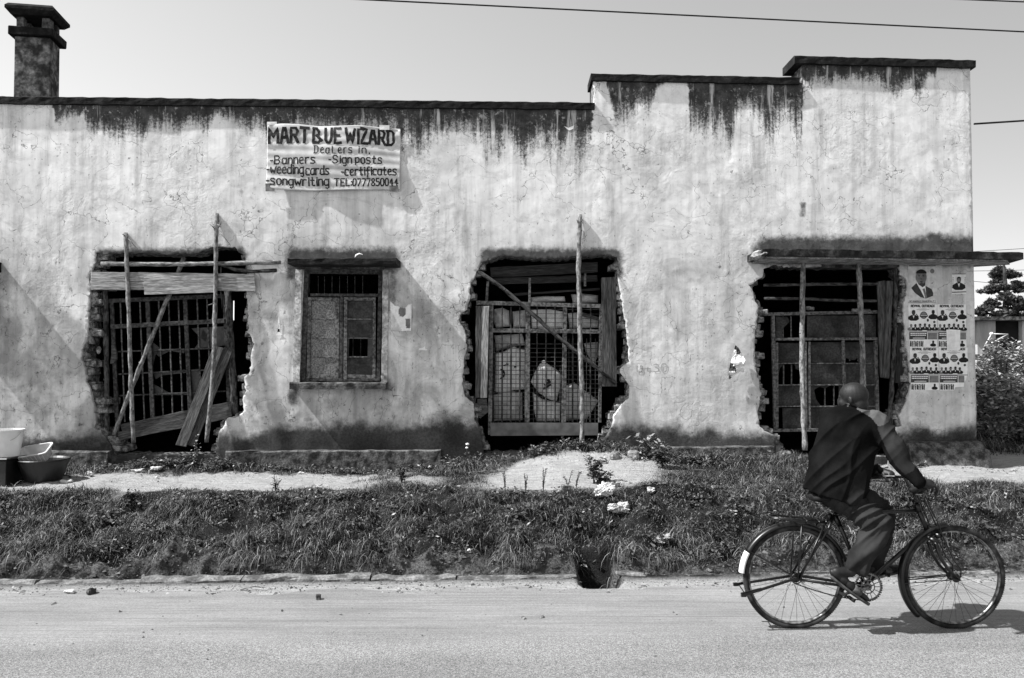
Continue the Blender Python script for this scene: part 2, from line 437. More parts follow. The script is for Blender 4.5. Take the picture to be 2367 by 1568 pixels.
# road: dusty asphalt up to the dirt verge
m, nt, bs = nodes('road_surface')
co = coord(nt); sep = N(nt, 'ShaderNodeSeparateXYZ'); L(nt, co, sep.inputs[0])
vv = mathn(nt, 'SUBTRACT', sep.outputs[1], mathn(nt, 'MULTIPLY', sep.outputs[0], K))
fine = noi(nt, co, 75, 6, .8); grit = noi(nt, co, 150, 3, .7); st = noi(nt, coord(nt, 'obj', (.35, 7, 1)), 6, 5, .65)
big = noi(nt, coord(nt, 'obj', (.4, 1.4, 1)), 1.3, 4)
asph = mathn(nt, 'MULTIPLY', ss(nt, fine, .35, .65, .13, .25), ss(nt, grit, .38, .62, .6, 1.4))
dirt = mathn(nt, 'MULTIPLY', ss(nt, st, .3, .7, .20, .255), ss(nt, fine, .3, .7, .72, 1.22))
edge = mathn(nt, 'ADD', vv, mathn(nt, 'MULTIPLY', noi(nt, coord(nt, 'obj', (.5, 2, 1)), 2, 5), .7))
f = ss(nt, edge, 5.45, 6.05)
v = mixf(nt, f, asph, dirt); tyre = noi(nt, coord(nt, 'obj', (.10, 14, 1)), 2.2, 4, .55); v = mathn(nt, 'MULTIPLY', v, mixf(nt, f, 1.0, ss(nt, tyre, .38, .54, .86, 1.02)))
v = mathn(nt, 'MULTIPLY', v, ss(nt, big, .3, .7, .84, 1.1))
spk = noi(nt, coord(nt, 'obj', (1, 2.5, 1)), 38, 3, .7); v = mathn(nt, 'MULTIPLY', v, ss(nt, spk, .26, .34, .45, 1.0))
L(nt, v, bs.inputs['Base Color']); bs.inputs['Roughness'].default_value = .92; bs.inputs['Specular IOR Level'].default_value = .2
hh = mathn(nt, 'ADD', mathn(nt, 'MULTIPLY', fine, .5), mathn(nt, 'MULTIPLY', st, mathn(nt, 'MULTIPLY', f, 1.5)))
bump(nt, bs, hh, .6, .012); M['road'] = m
rx = axis([(-300, -8, 20), (-8, 9, .1), (9, 300, 20)]); rv = axis([(-14, 5, 1.5), (5, 6.35, .09)])
RX, RV = np.meshgrid(rx, rv)
RVe = RV.copy(); RVe[-1, :] = 6.38 + .22 * (fbm(rx, rx * 0, 2.5, 41) - .5)
RZ = np.where(RVe > 5.3, H(RX, RVe) + .004, .004); RZ[-1, :] = H(rx, RVe[-1, :]) + .0015
rv_, rx_ = RX.shape; ii = np.arange(rv_ * rx_).reshape(rv_, rx_)
rf = np.stack([ii[:-1, :-1], ii[:-1, 1:], ii[1:, 1:], ii[1:, :-1]], -1).reshape(-1, 4)
r_ = np_mesh('road', np.stack([RX, RVe + K * RX, RZ], -1).reshape(-1, 3), rf, 'road', smooth=True)
tag(r_, None, None, kind='structure')

# kerb: a line of worn stones, broken at the drain
mb = MB(); x = -9.0
while x < 9.5:
    ln = random.uniform(.7, 1.1)
    if not (DX - .42 < x + ln / 2 < DX + .42) and x < 3.3:
        x1 = min(x + ln - .012, DX - .2) if x < DX else x + ln - .012
        v = 6.63; h = .075 + random.uniform(-.014, .012) - (.02 if x > 1.2 else 0)
        n = 9; 
        vs = []; 
        for i in range(n + 1):
            X = x + (x1 - x) * i / n
            for dv, z in ((-.055, -.03), (-.05, h - .018), (-.03, h), (.045, h + .002), (.06, -.03)):
                j = random.uniform(-.014, .014); vs.append((X, v + dv + j + K * X, z + random.uniform(-.011, .008)))
        fs = [(0, 1, 2, 3, 4), tuple(n * 5 + q for q in (4, 3, 2, 1, 0))]
        for i in range(n):
            for q in range(5): fs.append((i * 5 + q, i * 5 + (q + 1) % 5, i * 5 + 5 + (q + 1) % 5, i * 5 + 5 + q))
        mb.add(vs, fs)
    x += ln
k_ = mb.build('kerb', 'kerb', smooth=False); tag(k_, None, None, kind='structure')

# ------------------------------------------------------------------ the building
bld = thing('building', (0, V0 + 1.5, .5), 'derelict plastered brick building with stepped dark parapet, boarded broken openings and soot streaks', 'building')
def zt(px, py): return WP(px, py).z
XA0 = -9.2; XB = WP(1371, 200).x; XC = WP(1856, 200).x
zA0, zA1 = zt(0, 236), zt(1371, 250); zB0, zB1 = zt(1371, 184), zt(1856, 192); zC0, zC1 = zt(1856, 146), zt(2250, 153)
sA = (zA1 - zA0) / (XB - WP(0, 236).x)
def topz(X):
    X = np.asarray(X, float)
    A = zA1 + (X - XB) * sA; B = zB0 + (X - XB) * (zB1 - zB0) / (XC - XB); Cc = zC0 + (X - XC) * (zC1 - zC0) / (XE - XC)
    return np.where(X < XB, A, np.where(X < XC, B, Cc))
def loop(Z, pts, jit=.012, st=.035):
    p = [(wp(Z, x, y).x, wp(Z, x, y).z) for x, y in pts]; out = []
    for i in range(len(p)):
        a = p[i]; b = p[(i + 1) % len(p)]; L_ = math.hypot(b[0] - a[0], b[1] - a[1]); n = max(1, int(L_ / st))
        for k in range(n):
            t = k / n; out.append((a[0] + (b[0] - a[0]) * t + random.uniform(-jit, jit), a[1] + (b[1] - a[1]) * t + random.uniform(-jit, jit)))
    return out
O1 = loop(R3, [(200, 290), (235, 305), (400, 295), (500, 303), (830, 300), (870, 268), (940, 257), (1045, 262), (1070, 290), (1110, 315), (1118, 345), (1115, 540), (1120, 600), (1130, 700), (1125, 780), (1165, 850), (1150, 930), (1140, 1020), (1105, 1060), (1115, 1150), (1095, 1190), (1105, 1260), (1065, 1300), (1000, 1310), (980, 1350), (950, 1395), (940, 1440), (930, 1530), (300, 1530), (285, 1470), (235, 1400), (195, 1360), (190, 1270), (170, 1150), (140, 1090), (135, 1020), (108, 950), (115, 890), (150, 800), (148, 650), (160, 520), (155, 440), (170, 405), (195, 350)])
O2 = loop(R5, [(235, 352), (300, 333), (375, 310), (440, 325), (700, 330), (840, 318), (980, 310), (1060, 320), (1075, 370), (1060, 430), (1085, 560), (1110, 700), (1130, 870), (1135, 960), (1075, 1010), (1100, 1060), (1135, 1110), (1130, 1190), (1085, 1230), (1040, 1290), (1030, 1360), (990, 1420), (955, 1440), (940, 1520), (245, 1520), (235, 1400), (190, 1330), (185, 1220), (130, 1170), (115, 1090), (125, 950), (140, 880), (130, 770), (95, 710), (110, 660), (145, 640), (160, 560), (165, 480), (212, 400)])
O3 = loop(R6, [(262, 262), (330, 232), (420, 250), (1090, 248), (1180, 235), (1190, 300), (1228, 320), (1240, 400), (1210, 520), (1215, 600), (1230, 800), (1250, 900), (1260, 1050), (1240, 1120), (1220, 1200), (1185, 1260), (1200, 1330), (1130, 1350), (1180, 1400), (1205, 1450), (1200, 1540), (345, 1540), (345, 1400), (300, 1385), (230, 1340), (220, 1250), (245, 1120), (210, 960), (200, 850), (195, 760), (215, 600), (230, 520), (190, 460), (185, 400), (165, 370), (250, 320)])
OW = loop(R4, [(285, 268), (1010, 276), (1003, 800), (993, 1322), (243, 1322), (262, 800)], jit=.003)
def pip(px, py, poly):
    px = np.asarray(px); py = np.asarray(py); ins = np.zeros(px.shape, bool); n = len(poly)
    for i in range(n):
        x0, y0 = poly[i]; x1, y1 = poly[i - 1]
        c = ((y0 > py) != (y1 > py)); 
        with np.errstate(divide='ignore', invalid='ignore'):
            xx = (x1 - x0) * (py - y0) / (y1 - y0 + 1e-12) + x0
        ins ^= c & (px < xx)
    return ins
outer = []
def line(a, b, st=.06):
    n = max(1, int(math.hypot(b[0] - a[0], b[1] - a[1]) / st))
    for k in range(n): outer.append((a[0] + (b[0] - a[0]) * k / n, a[1] + (b[1] - a[1]) * k / n))
tz = lambda X: float(topz(X))
e = 1e-4
line((XA0, .2), (XE, .2)); line((XE, .2), (XE, tz(XE))); line((XE, tz(XE)), (XC, tz(XC + e))); line((XC, tz(XC + e)), (XC, tz(XC - e)))
line((XC, tz(XC - e)), (XB, tz(XB + e))); line((XB, tz(XB + e)), (XB, tz(XB - e))); line((XB, tz(XB - e)), (XA0, tz(XA0)))
holes = [O1, O2, O3, OW]
st = .034
X_, Z_ = np.meshgrid(np.arange(-7.2, XE - .02, st), np.arange(.22, 5.6, st))
X_ = X_ + rng.uniform(-.4, .4, X_.shape) * st; Z_ = Z_ + rng.uniform(-.4, .4, X_.shape) * st
ok = (Z_ < topz(X_) - .03) & (X_ < XE - .02)
for h in holes: ok &= ~pip(X_, Z_, h)
X_ = X_[ok]; Z_ = Z_[ok]
pts = list(outer); edges = [(i, (i + 1) % len(outer)) for i in range(len(outer))]
for h in holes:
    o = len(pts); pts += h; edges += [(o + i, o + (i + 1) % len(h)) for i in range(len(h))]
nb = len(pts)
pts += list(zip(X_.tolist(), Z_.tolist()))
cv, ce, cf, ov, oe, of = delaunay_2d_cdt([Vector(p) for p in pts], edges, [], 0, 1e-6)
cv = np.array([(v.x, v.y) for v in cv]); cf = np.array([f for f in cf if len(f) == 3])
cen = cv[cf].mean(1)
keep = pip(cen[:, 0], cen[:, 1], outer)
for h in holes: keep &= ~pip(cen[:, 0], cen[:, 1], h)
cf = cf[keep]
# relief of the plaster: trowelled undulation and small ridges; calm under the posters
Xw, Zw = cv[:, 0], cv[:, 1]
def relief(Xw, Zw):
    r = .022 * (fbm(Xw, Zw, 1.1, 51) - .5) + .011 * (fbm(Xw, Zw, 3.2, 55, 3) - .5)
    patch = sst(.52, .58, fbm(Xw, Zw, 1.6, 61, 3)); r = r + .0025 * patch
    r = r + .003 * (np.abs(vn(Xw + .5 * Zw, Zw, 9, 71) - .5) < .06) * vn(Xw, Zw, 2, 73)
    return r
pl = wp(R7, 180, 200); pr = wp(R7, 740, 1400)
bn0 = WP(612, 280); bn1 = WP(930, 450)
def calm(Xw, Zw):
    a = sst(pl.x - .05, pl.x + .03, Xw) * (1 - sst(pr.x - .03, pr.x + .05, Xw)) * sst(pr.z - .05, pr.z + .03, Zw) * (1 - sst(pl.z - .03, pl.z + .05, Zw))
    b = sst(bn0.x - .1, bn0.x, Xw) * (1 - sst(bn1.x, bn1.x + .1, Xw)) * sst(bn1.z - .1, bn1.z, Zw) * (1 - sst(bn0.z, bn0.z + .1, Zw))
    return 1 - np.maximum(a, b)
DW = relief(Xw, Zw) * calm(Xw, Zw)
DW = DW * sst(0, .05, topz(Xw) - Zw)
# bulging foot of the wall at its right corner
foot = WP(2110, 1030)
DW = DW + .0
# stains that belong to the wall: soot and algae under the copings, damp foot, algae above ledges
PX = CX + F * Xw / (V0 + K * Xw); PYz = HOR - F * (Zw - CAMZ) / (V0 + K * Xw)
pr_ = np.array([proj((x, V0 + K * x, z)) for x, z in zip(Xw, Zw)]); PX = pr_[:, 0]; PY = pr_[:, 1]
drip = np.array([(-200, 262), (0, 242), (122, 242), (130, 282), (150, 275), (190, 262), (205, 305), (230, 285), (262, 320), (300, 318), (325, 322), (350, 285), (375, 305), (430, 285), (480, 298), (500, 270), (545, 282), (560, 300), (600, 300), (625, 330), (700, 300), (920, 300), (930, 345), (960, 348), (1000, 338), (1050, 305), (1100, 322), (1130, 348), (1180, 325), (1210, 400), (1230, 335), (1300, 358), (1340, 365), (1368, 352),
                 (1372, 188), (1383, 190), (1400, 190), (1410, 225), (1420, 275), (1440, 285), (1470, 255), (1500, 250), (1525, 200), (1590, 195), (1594, 290), (1620, 305), (1640, 315), (1700, 308), (1715, 240), (1730, 230), (1750, 268), (1770, 300), (1790, 318), (1810, 250), (1830, 290), (1855, 330),
                 (1858, 180), (1870, 205), (1900, 195), (1950, 182), (2000, 190), (2050, 200), (2080, 205), (2105, 180), (2120, 235), (2138, 190), (2165, 160), (2260, 156)], float)
yd = np.interp(PX, drip[:, 0], drip[:, 1])
ytop = np.where(PX < 1371, 240, np.where(PX < 1856, 187, 150))
lenp = np.maximum(yd - ytop, 4)
dripv = 1.15 - (PY - ytop) / lenp * .62                     # 0.53 at the traced edge
dripv = np.where(lenp < 12, 0, np.clip(dripv, 0, 1.2))
def blob(x0, y0, x1, y1, soft, s=1.0):
    dx = np.maximum(np.maximum(x0 - PX, PX - x1), 0); dy = np.maximum(np.maximum(y0 - PY, PY - y1), 0)
    return s * np.clip(1 - np.hypot(dx, dy) / soft, 0, 1)
algae = np.maximum.reduce([blob(232, 588, 560, 640, 30, .95), blob(680, 592, 905, 612, 42, .95), blob(1125, 588, 1425, 630, 32, .95), blob(1775, 572, 2262, 590, 48, 1.1),
    blob(672, 900, 684, 930, 22, .7), blob(895, 880, 900, 900, 30, .6), blob(2150, 548, 2170, 600, 22, .9), blob(1745, 575, 1790, 600, 26, .7),
    blob(668, 600, 684, 640, 20, .75), blob(1852, 470, 1860, 500, 8, .7), blob(905, 605, 912, 700, 16, .6), blob(0, 1030, 240, 1045, 40, .8)])
base = np.interp(PX, [-200, 100, 230, 560, 600, 1060, 1120, 1420, 1790, 2060, 2100, 2260], [1000, 990, 985, 1000, 985, 968, 960, 982, 998, 1000, 990, 985]) + 18 * (fbm(Xw, Zw * 0, 1.2, 81) - .5)
damp = np.clip(.5 + (PY - base) / 60, 0, 1.1) * np.interp(PX, [0, 235, 300], [.62, .66, 1.0])
# smeared grey patches where the whitewash is thin (traced one by one)
def rect(x0, y0, x1, y1, s): return blob(x0, y0, x1, y1, 4, s)
thin = np.maximum.reduce([rect(1476, 350, 1500, 385, .8), rect(1480, 400, 1520, 440, .7), rect(1740, 315, 1768, 390, .9), rect(1620, 425, 1640, 450, .7), rect(1960, 350, 1985, 375, .5),
    rect(2180, 370, 2195, 390, .7), rect(1820, 350, 1850, 430, .45), rect(2200, 350, 2215, 440, .4), rect(960, 690, 1000, 760, .5), rect(0, 600, 20, 840, .7), rect(20, 680, 200, 770, .25), rect(95, 760, 200, 900, .25)])
m, nt, bs = nodes('whitewashed_plaster')
ob_ = N(nt, 'ShaderNodeTexCoord').outputs['Object']
def mp(sx, sy, sz, src=ob_):
    q = nt.nodes.new('ShaderNodeMapping'); q.inputs['Scale'].default_value = (sx, sy, sz); L(nt, src, q.inputs[0]); return q.outputs[0]
c1 = mp(1, 1, 1)
big = noi(nt, c1, .9, 5, .6, .3); mid = noi(nt, c1, 5, 5, .65, .6); fin = noi(nt, c1, 38, 5, .7)
strk = noi(nt, mp(9, 1, .55), 1.0, 4, .6); strk2 = noi(nt, mp(30, 1, 1.1), 1.0, 4, .6)
v = ss(nt, big, .3, .7, .66, .82)
v = mathn(nt, 'MULTIPLY', v, ss(nt, mid, .3, .6, .88, 1.03))
v = mathn(nt, 'MULTIPLY', v, mixf(nt, ss(nt, noi(nt, mp(1, 1, 1.6), 2.6, 7, .72, .8), .52, .60), 1.0, .86))
v = mathn(nt, 'MULTIPLY', v, mixf(nt, ss(nt, noi(nt, mp(3.2, 1, .28), 1.5, 6, .7), .53, .66), 1.0, .80))
v = mathn(nt, 'MULTIPLY', v, mixf(nt, ss(nt, noi(nt, c1, .8, 3), .34, .52), 1.0, ss(nt, strk, .3, .6, .80, 1.02)))
v = mathn(nt, 'MULTIPLY', v, ss(nt, strk2, .3, .55, .955, 1.01))
lowg = N(nt, 'ShaderNodeAttribute', attribute_name='low').outputs['Fac']
v = mathn(nt, 'MULTIPLY', v, mixf(nt, mathn(nt, 'MULTIPLY', lowg, ss(nt, noi(nt, mp(1.4, 1, 1.0), 1.7, 5, .6, .5), .36, .60)), 1.0, .55))
# cracks and chips
wv = N(nt, 'ShaderNodeVectorMath', operation='ADD'); L(nt, c1, wv.inputs[0])
nz = N(nt, 'ShaderNodeTexNoise'); nz.inputs['Scale'].default_value = 2.2; nz.inputs['Detail'].default_value = 4; L(nt, c1, nz.inputs['Vector'])
L(nt, nz.outputs['Color'], wv.inputs[1])
vo = N(nt, 'ShaderNodeTexVoronoi', feature='DISTANCE_TO_EDGE'); vo.inputs['Scale'].default_value = 2.1; L(nt, wv.outputs[0], vo.inputs['Vector'])
crack = ss(nt, vo.outputs[0], .0, .012, 1, 0); crack = mathn(nt, 'MULTIPLY', crack, ss(nt, noi(nt, c1, 1.7, 3), .46, .52))
vo2 = N(nt, 'ShaderNodeTexVoronoi', feature='DISTANCE_TO_EDGE'); vo2.inputs['Scale'].default_value = 6.5; L(nt, wv.outputs[0], vo2.inputs['Vector'])
ridge = mathn(nt, 'MULTIPLY', ss(nt, vo2.outputs[0], .0, .05, 1, 0), ss(nt, noi(nt, c1, 1.3, 3), .45, .58))
chips = mathn(nt, 'MULTIPLY', ss(nt, noi(nt, c1, 17, 3, .6), .675, .70), ss(nt, noi(nt, c1, 2.0, 3), .42, .54))
chips2 = ss(nt, noi(nt, mp(1, 1, .6), 34, 2), .71, .74)
chip = mathn(nt, 'MAXIMUM', chips, chips2)
v = mathn(nt, 'MULTIPLY', v, mixf(nt, mathn(nt, 'MULTIPLY', lowg, ss(nt, noi(nt, mp(1, 1, .45), 16, 6, .8), .56, .66)), 1.0, .50))
v = mathn(nt, 'MULTIPLY', v, mixf(nt, crack, 1.0, .32)); v = mathn(nt, 'MULTIPLY', v, mixf(nt, chip, 1.0, .42)); v = mathn(nt, 'MULTIPLY', v, mixf(nt, ridge, 1.0, .88))
def att(n_): return N(nt, 'ShaderNodeAttribute', attribute_name=n_).outputs['Fac']
thinv = mathn(nt, 'ADD', att('thin'), mathn(nt, 'MULTIPLY', mathn(nt, 'SUBTRACT', mid, .5), .8))
v = mathn(nt, 'MULTIPLY', v, ss(nt, thinv, .35, .6, 1.0, .80))
# damp foot
dv = mathn(nt, 'ADD', att('damp'), mathn(nt, 'MULTIPLY', mathn(nt, 'SUBTRACT', noi(nt, c1, 3.5, 6, .7), .5), 1.5))
dcol = mathn(nt, 'MULTIPLY', ss(nt, noi(nt, c1, 2, 5), .3, .7, .03, .085), ss(nt, fin, .3, .7, .7, 1.3))
v = mixf(nt, ss(nt, dv, .22, .92), v, dcol)
# algae and soot
dn = mathn(nt, 'ADD', mathn(nt, 'MULTIPLY', mathn(nt, 'SUBTRACT', strk2, .5), .9), mathn(nt, 'MULTIPLY', mathn(nt, 'SUBTRACT', noi(nt, c1, 30, 8, .8), .5), 1.7))
dn = mathn(nt, 'ADD', dn, mathn(nt, 'MULTIPLY', mathn(nt, 'SUBTRACT', noi(nt, mp(5, 1, .6), 1.5, 5, .6), .5), 1.5))
dr = mathn(nt, 'MULTIPLY', ss(nt, mathn(nt, 'ADD', att('drip'), mathn(nt, 'MULTIPLY', dn, .75)), .36, .84), ss(nt, att('drip'), .05, .3))
al = ss(nt, mathn(nt, 'ADD', att('algae'), mathn(nt, 'MULTIPLY', mathn(nt, 'SUBTRACT', noi(nt, c1, 12, 6, .7), .5), .8)), .28, .8)
dr = mathn(nt, 'MULTIPLY', dr, mixf(nt, ss(nt, noi(nt, mp(4.5, 1, .35), 1.6, 5, .65), .34, .44), .30, 1.0))
scol = mathn(nt, 'MULTIPLY', ss(nt, noi(nt, c1, 8, 6, .7), .35, .75, .007, .065), ss(nt, fin, .3, .7, .7, 1.3))
v = mixf(nt, mathn(nt, 'MULTIPLY', mathn(nt, 'MULTIPLY', dr, mixf(nt, ss(nt, noi(nt, mp(1, 1, .8), 13, 6, .75), .56, .66), 1.0, .55)), .96), v, scol); v = mixf(nt, mathn(nt, 'MULTIPLY', al, .93), v, mathn(nt, 'ADD', scol, .014))
L(nt, v, bs.inputs['Base Color']); bs.inputs['Roughness'].default_value = .93; bs.inputs['Specular IOR Level'].default_value = .15
hh = mathn(nt, 'ADD', mathn(nt, 'MULTIPLY', noi(nt, c1, 9, 6, .62, 1.2), .7), mathn(nt, 'MULTIPLY', fin, .16))
hh = mathn(nt, 'ADD', hh, mathn(nt, 'MULTIPLY', ridge, .10)); hh = mathn(nt, 'SUBTRACT', hh, mathn(nt, 'MULTIPLY', crack, .3)); hh = mathn(nt, 'SUBTRACT', hh, mathn(nt, 'MULTIPLY', chip, .25))
bump(nt, bs, mathn(nt, 'MULTIPLY', hh, ss(nt, noi(nt, mp(1, 1, .7), 1.1, 4), .40, .66, .12, 1.0)), .42, .024); M['plaster'] = m

n0 = len(cv)
front = np.stack([cv[:, 0], V0 + K * cv[:, 0] - DW, cv[:, 1]], -1)
# rim loops: follow boundary edges of the kept triangles straight back
ec = {}
for f in cf:
    for a, b in ((f[0], f[1]), (f[1], f[2]), (f[2], f[0])):
        k_ = (min(a, b), max(a, b)); ec[k_] = ec.get(k_, 0) + 1
be = [k_ for k_, c in ec.items() if c == 1]
bv = sorted({i for e_ in be for i in e_}); mp_ = {v_: i for i, v_ in enumerate(bv)}
def back(d): 
    q = front[bv].copy(); q[:, 1] = V0 + K * q[:, 0] + d; return q
l1 = back(.03); l2 = back(.32)
allv = np.concatenate([front, l1, l2]); nbv = len(bv)
fs = [tuple(int(i) for i in f) for f in cf]; mi = [0] * len(fs)
for a, b in be:
    ia, ib = n0 + mp_[a], n0 + mp_[b]
    fs.append((a, b, ib, ia)); mi.append(0); fs.append((ia, ib, ib + nbv, ia + nbv)); mi.append(1)
me = bpy.data.meshes.new('wall'); 
off = np.array(bld.location)
me.from_pydata((allv - off).tolist(), [], fs); me.materials.append(M['plaster']); me.materials.append(M['brick'])
me.polygons.foreach_set('material_index', mi)
pad = lambda a: np.concatenate([a, a[bv], a[bv]])
low = sst(470, 700, PY) * (1 - .55 * sst(1350, 1500, PX) * (1 - sst(2230, 2300, PX)))
for nm, arr in (('drip', dripv), ('algae', algae), ('damp', damp), ('thin', thin), ('low', low)):
    q = me.attributes.new(nm, 'FLOAT', 'POINT'); q.data.foreach_set('value', pad(arr).astype(np.float32))
bm = bmesh.new(); bm.from_mesh(me); bmesh.ops.recalc_face_normals(bm, faces=bm.faces); bm.to_mesh(me); bm.free()
sm_ = [p.material_index == 0 and p.index < len(cf) for p in me.polygons]; me.polygons.foreach_set('use_smooth', sm_)
wall = bpy.data.objects.new('wall', me); C.objects.link(wall); wall.parent = bld

# broken brickwork in the jambs of the three holes
def jamb(poly, side, z0, z1, reach, course=.098, fill=.30):
    """brick ends sticking out of one side of a hole"""
    mb = MB(); z = z0; row = 0
    P = np.array(poly)
    while z < z1:
        # outline x at this height on the wanted side
        xs = []
        for i in range(len(P)):
            a = P[i - 1]; b = P[i]
            if (a[1] > z) != (b[1] > z): xs.append(a[0] + (b[0] - a[0]) * (z - a[1]) / (b[1] - a[1]))
        if xs:
            x = min(xs) if side < 0 else max(xs)
            r = (random.choice((.25, .9, .6)) if row % 2 else random.choice((.55, 1.0, .3))) * reach + random.uniform(-.02, .02)
            if isinstance(reach, float) and random.random() < .1: r *= .3
            for dep in (.085, .20):
                rr = r * (1 if dep < .1 else random.uniform(.7, 1.3)) + .12
                cx_ = x - side * (rr / 2 - .12)
                rot = Matrix.Rotation(random.uniform(-.06, .06), 3, 'Z') @ Matrix.Rotation(random.uniform(-.05, .05), 3, 'Y')
                mb.box((cx_, V0 + K * x + dep + .005 + random.uniform(-.012, .01), z), (rr, .105, course - random.uniform(.014, .026)), rot=rot, jit=.010)
            # mortar between
            mb.box((x - side * (r * .3 - .1), V0 + K * x + .15, z + course / 2), (r * .6 + .2, .22, .03), jit=.008)
        z += course; row += 1
    return mb
for (poly, reach, nm) in ((O1, .17, 1), (O2, .10, 2), (O3, .13, 3)):
    zz = [p[1] for p in poly]
    b = jamb(poly, -1, .56, max(zz) - .10, reach); o = b.build('brickwork', 'brick', bld, bevel=.008)
    b = jamb(poly, 1, .56, max(zz) - .12, reach * (.55 if nm == 1 else .8)); o = b.build('brickwork', 'brick', bld, bevel=.008)

# copings: rough slabs with a broken upper edge
def slab(x0, x1, zf0, zf1, zb0, zb1, d0, d1, st=.09, rough=.006, mi=0):
    """x0..x1 along the facade, underside zf*, top zb*, from depth d0 (front, towards street) back to d1"""
    mb = MB(); n = max(2, int((x1 - x0) / st)); vs = []
    for i in range(n + 1):
        t = i / n; X = x0 + (x1 - x0) * t; za = zf0 + (zf1 - zf0) * t; zb = zb0 + (zb1 - zb0) * t; j = lambda: random.uniform(-rough, rough)
        for d, z in ((d0, za + j()), (d0 + j() * .6, (za + zb) / 2), (d0 + j(), zb - .012 + j()), (d0 - .02, zb + j()), (d1, zb + j()), (d1, za)):
            vs.append((X + (j() if 0 < i < n else 0), V0 + K * X - d, z))
    fs = [tuple(range(6)), tuple(n * 6 + q for q in range(6))[::-1]]
    for i in range(n):
        for q in range(6): fs.append((i * 6 + q, i * 6 + (q + 1) % 6, i * 6 + 6 + (q + 1) % 6, i * 6 + 6 + q))
    return mb.add(vs, fs, mi)
def coping(p0, p1, th, dx0, dx1, d=.05):
    (x0, y0), (x1, y1) = p0, p1
    a = WP(x0, y0, d); b = WP(x1, y1, d); h = th / F * V0
    return slab(a.x + dx0, b.x + dx1, a.z - h, b.z - h, a.z, b.z, d, -.42)
coping((-250, 219), (1375, 236), 17, 0, 0).build('parapet_coping', 'concrete_dark', bld)
coping((1366, 169), (1852, 178), 17, 0, -.02).build('parapet_coping', 'concrete_dark', bld)
coping((1842, 128), (2252, 138), 19, -.03, .02).build('parapet_coping', 'concrete_dark', bld)
# parapet core and body of the house behind the facade (hollow, dark inside)
mb = MB(); d2 = 5.2
def ybox(x0, x1, y0, y1, z0, z1, mi=0): mb.box(((x0 + x1) / 2, (y0 + y1) / 2, (z0 + z1) / 2), (x1 - x0, y1 - y0, z1 - z0), mi)
yb = lambda X, d: V0 + K * X + d
def skew(x0, x1, dd0, dd1, z0, z1, mi=0):
    vs = [(x, yb(x, d), z) for x in (x0, x1) for d in (dd0, dd1) for z in (z0, z1)]
    mb.add(vs, [(0, 1, 3, 2), (4, 6, 7, 5), (0, 4, 5, 1), (2, 3, 7, 6), (0, 2, 6, 4), (1, 5, 7, 3)], mi)
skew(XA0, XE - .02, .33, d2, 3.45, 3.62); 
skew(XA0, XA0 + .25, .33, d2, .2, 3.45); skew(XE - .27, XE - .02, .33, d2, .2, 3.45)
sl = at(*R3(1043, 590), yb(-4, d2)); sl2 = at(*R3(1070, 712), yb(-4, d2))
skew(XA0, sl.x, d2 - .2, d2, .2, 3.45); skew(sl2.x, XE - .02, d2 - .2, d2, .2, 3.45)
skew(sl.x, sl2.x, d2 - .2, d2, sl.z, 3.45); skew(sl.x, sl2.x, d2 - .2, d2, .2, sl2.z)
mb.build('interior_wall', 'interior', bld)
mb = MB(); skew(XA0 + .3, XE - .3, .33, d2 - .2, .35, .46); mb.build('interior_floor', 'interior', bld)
mb = MB()
for x0, x1 in ((XA0, XB), (XB, XC), (XC, XE - .01)):
    skew(x0 + (.001 if x0 == XA0 else .0), x1 - .002, .33, .44, 3.6, min(tz(x0 + .01), tz(x1 - .01)) - .02)
mb.build('parapet_back', 'concrete_dark', bld)
mb = MB(); skew(XE - .24, XE, .325, d2, .2, tz(XE) - 1.0); mb.build('side_wall', 'concrete_pale', bld)

# plinth: a raised ledge with a sunlit top
def ledge(px0, px1, py0, py1, d, h, name='plinth'):
    a = WP(px0, py0, d); b = WP(px1, py1, d)
    mb = slab(a.x, b.x, a.z - h, b.z - h, a.z, b.z, d, -.02, rough=.006)
    return mb.build(name, ['ledge'], bld)
M['ledge'] = pm('rough_plinth', .06, .2, 10, .95, .9, .012, s2=60)
ledge(-200, 248, 1042, 1044, .12, .4); ledge(520, 1018, 1044, 1041, .13, .4); ledge(1432, 1790, 1036, 1032, .12, .4)
# battered foot at the right corner
mb = MB(); a = WP(2093, 1028, .05)
x0 = a.x; x1 = XE + .10; n = 14; vs = []
for i in range(n + 1):
    X = x0 + (x1 - x0) * i / n; j = lambda s=.008: random.uniform(-s, s)
    dn_ = 0 if i < n else -.05
    for d, z in ((.25 + dn_, .35), (.21 + dn_, .55), (.17 + dn_, .70), (.10 + dn_, .775), (.0, .79), (-.5, .78), (-.5, .3)):
        vs.append((X - (.1 * (z > .7) if i == n else 0) - (0 if i else -.15 * (.8 - z)), yb(X, -d) + j(), z + j() + (.02 if 0 < i < n else 0)))
fs = [tuple(range(7)), tuple(n * 7 + q for q in range(7))[::-1]]
for i in range(n):
    for q in range(7): fs.append((i * 7 + q, i * 7 + (q + 1) % 7, i * 7 + 7 + (q + 1) % 7, i * 7 + 7 + q))
mb.add(vs, fs); mb.build('corner_footing', 'ledge', bld, smooth=False)

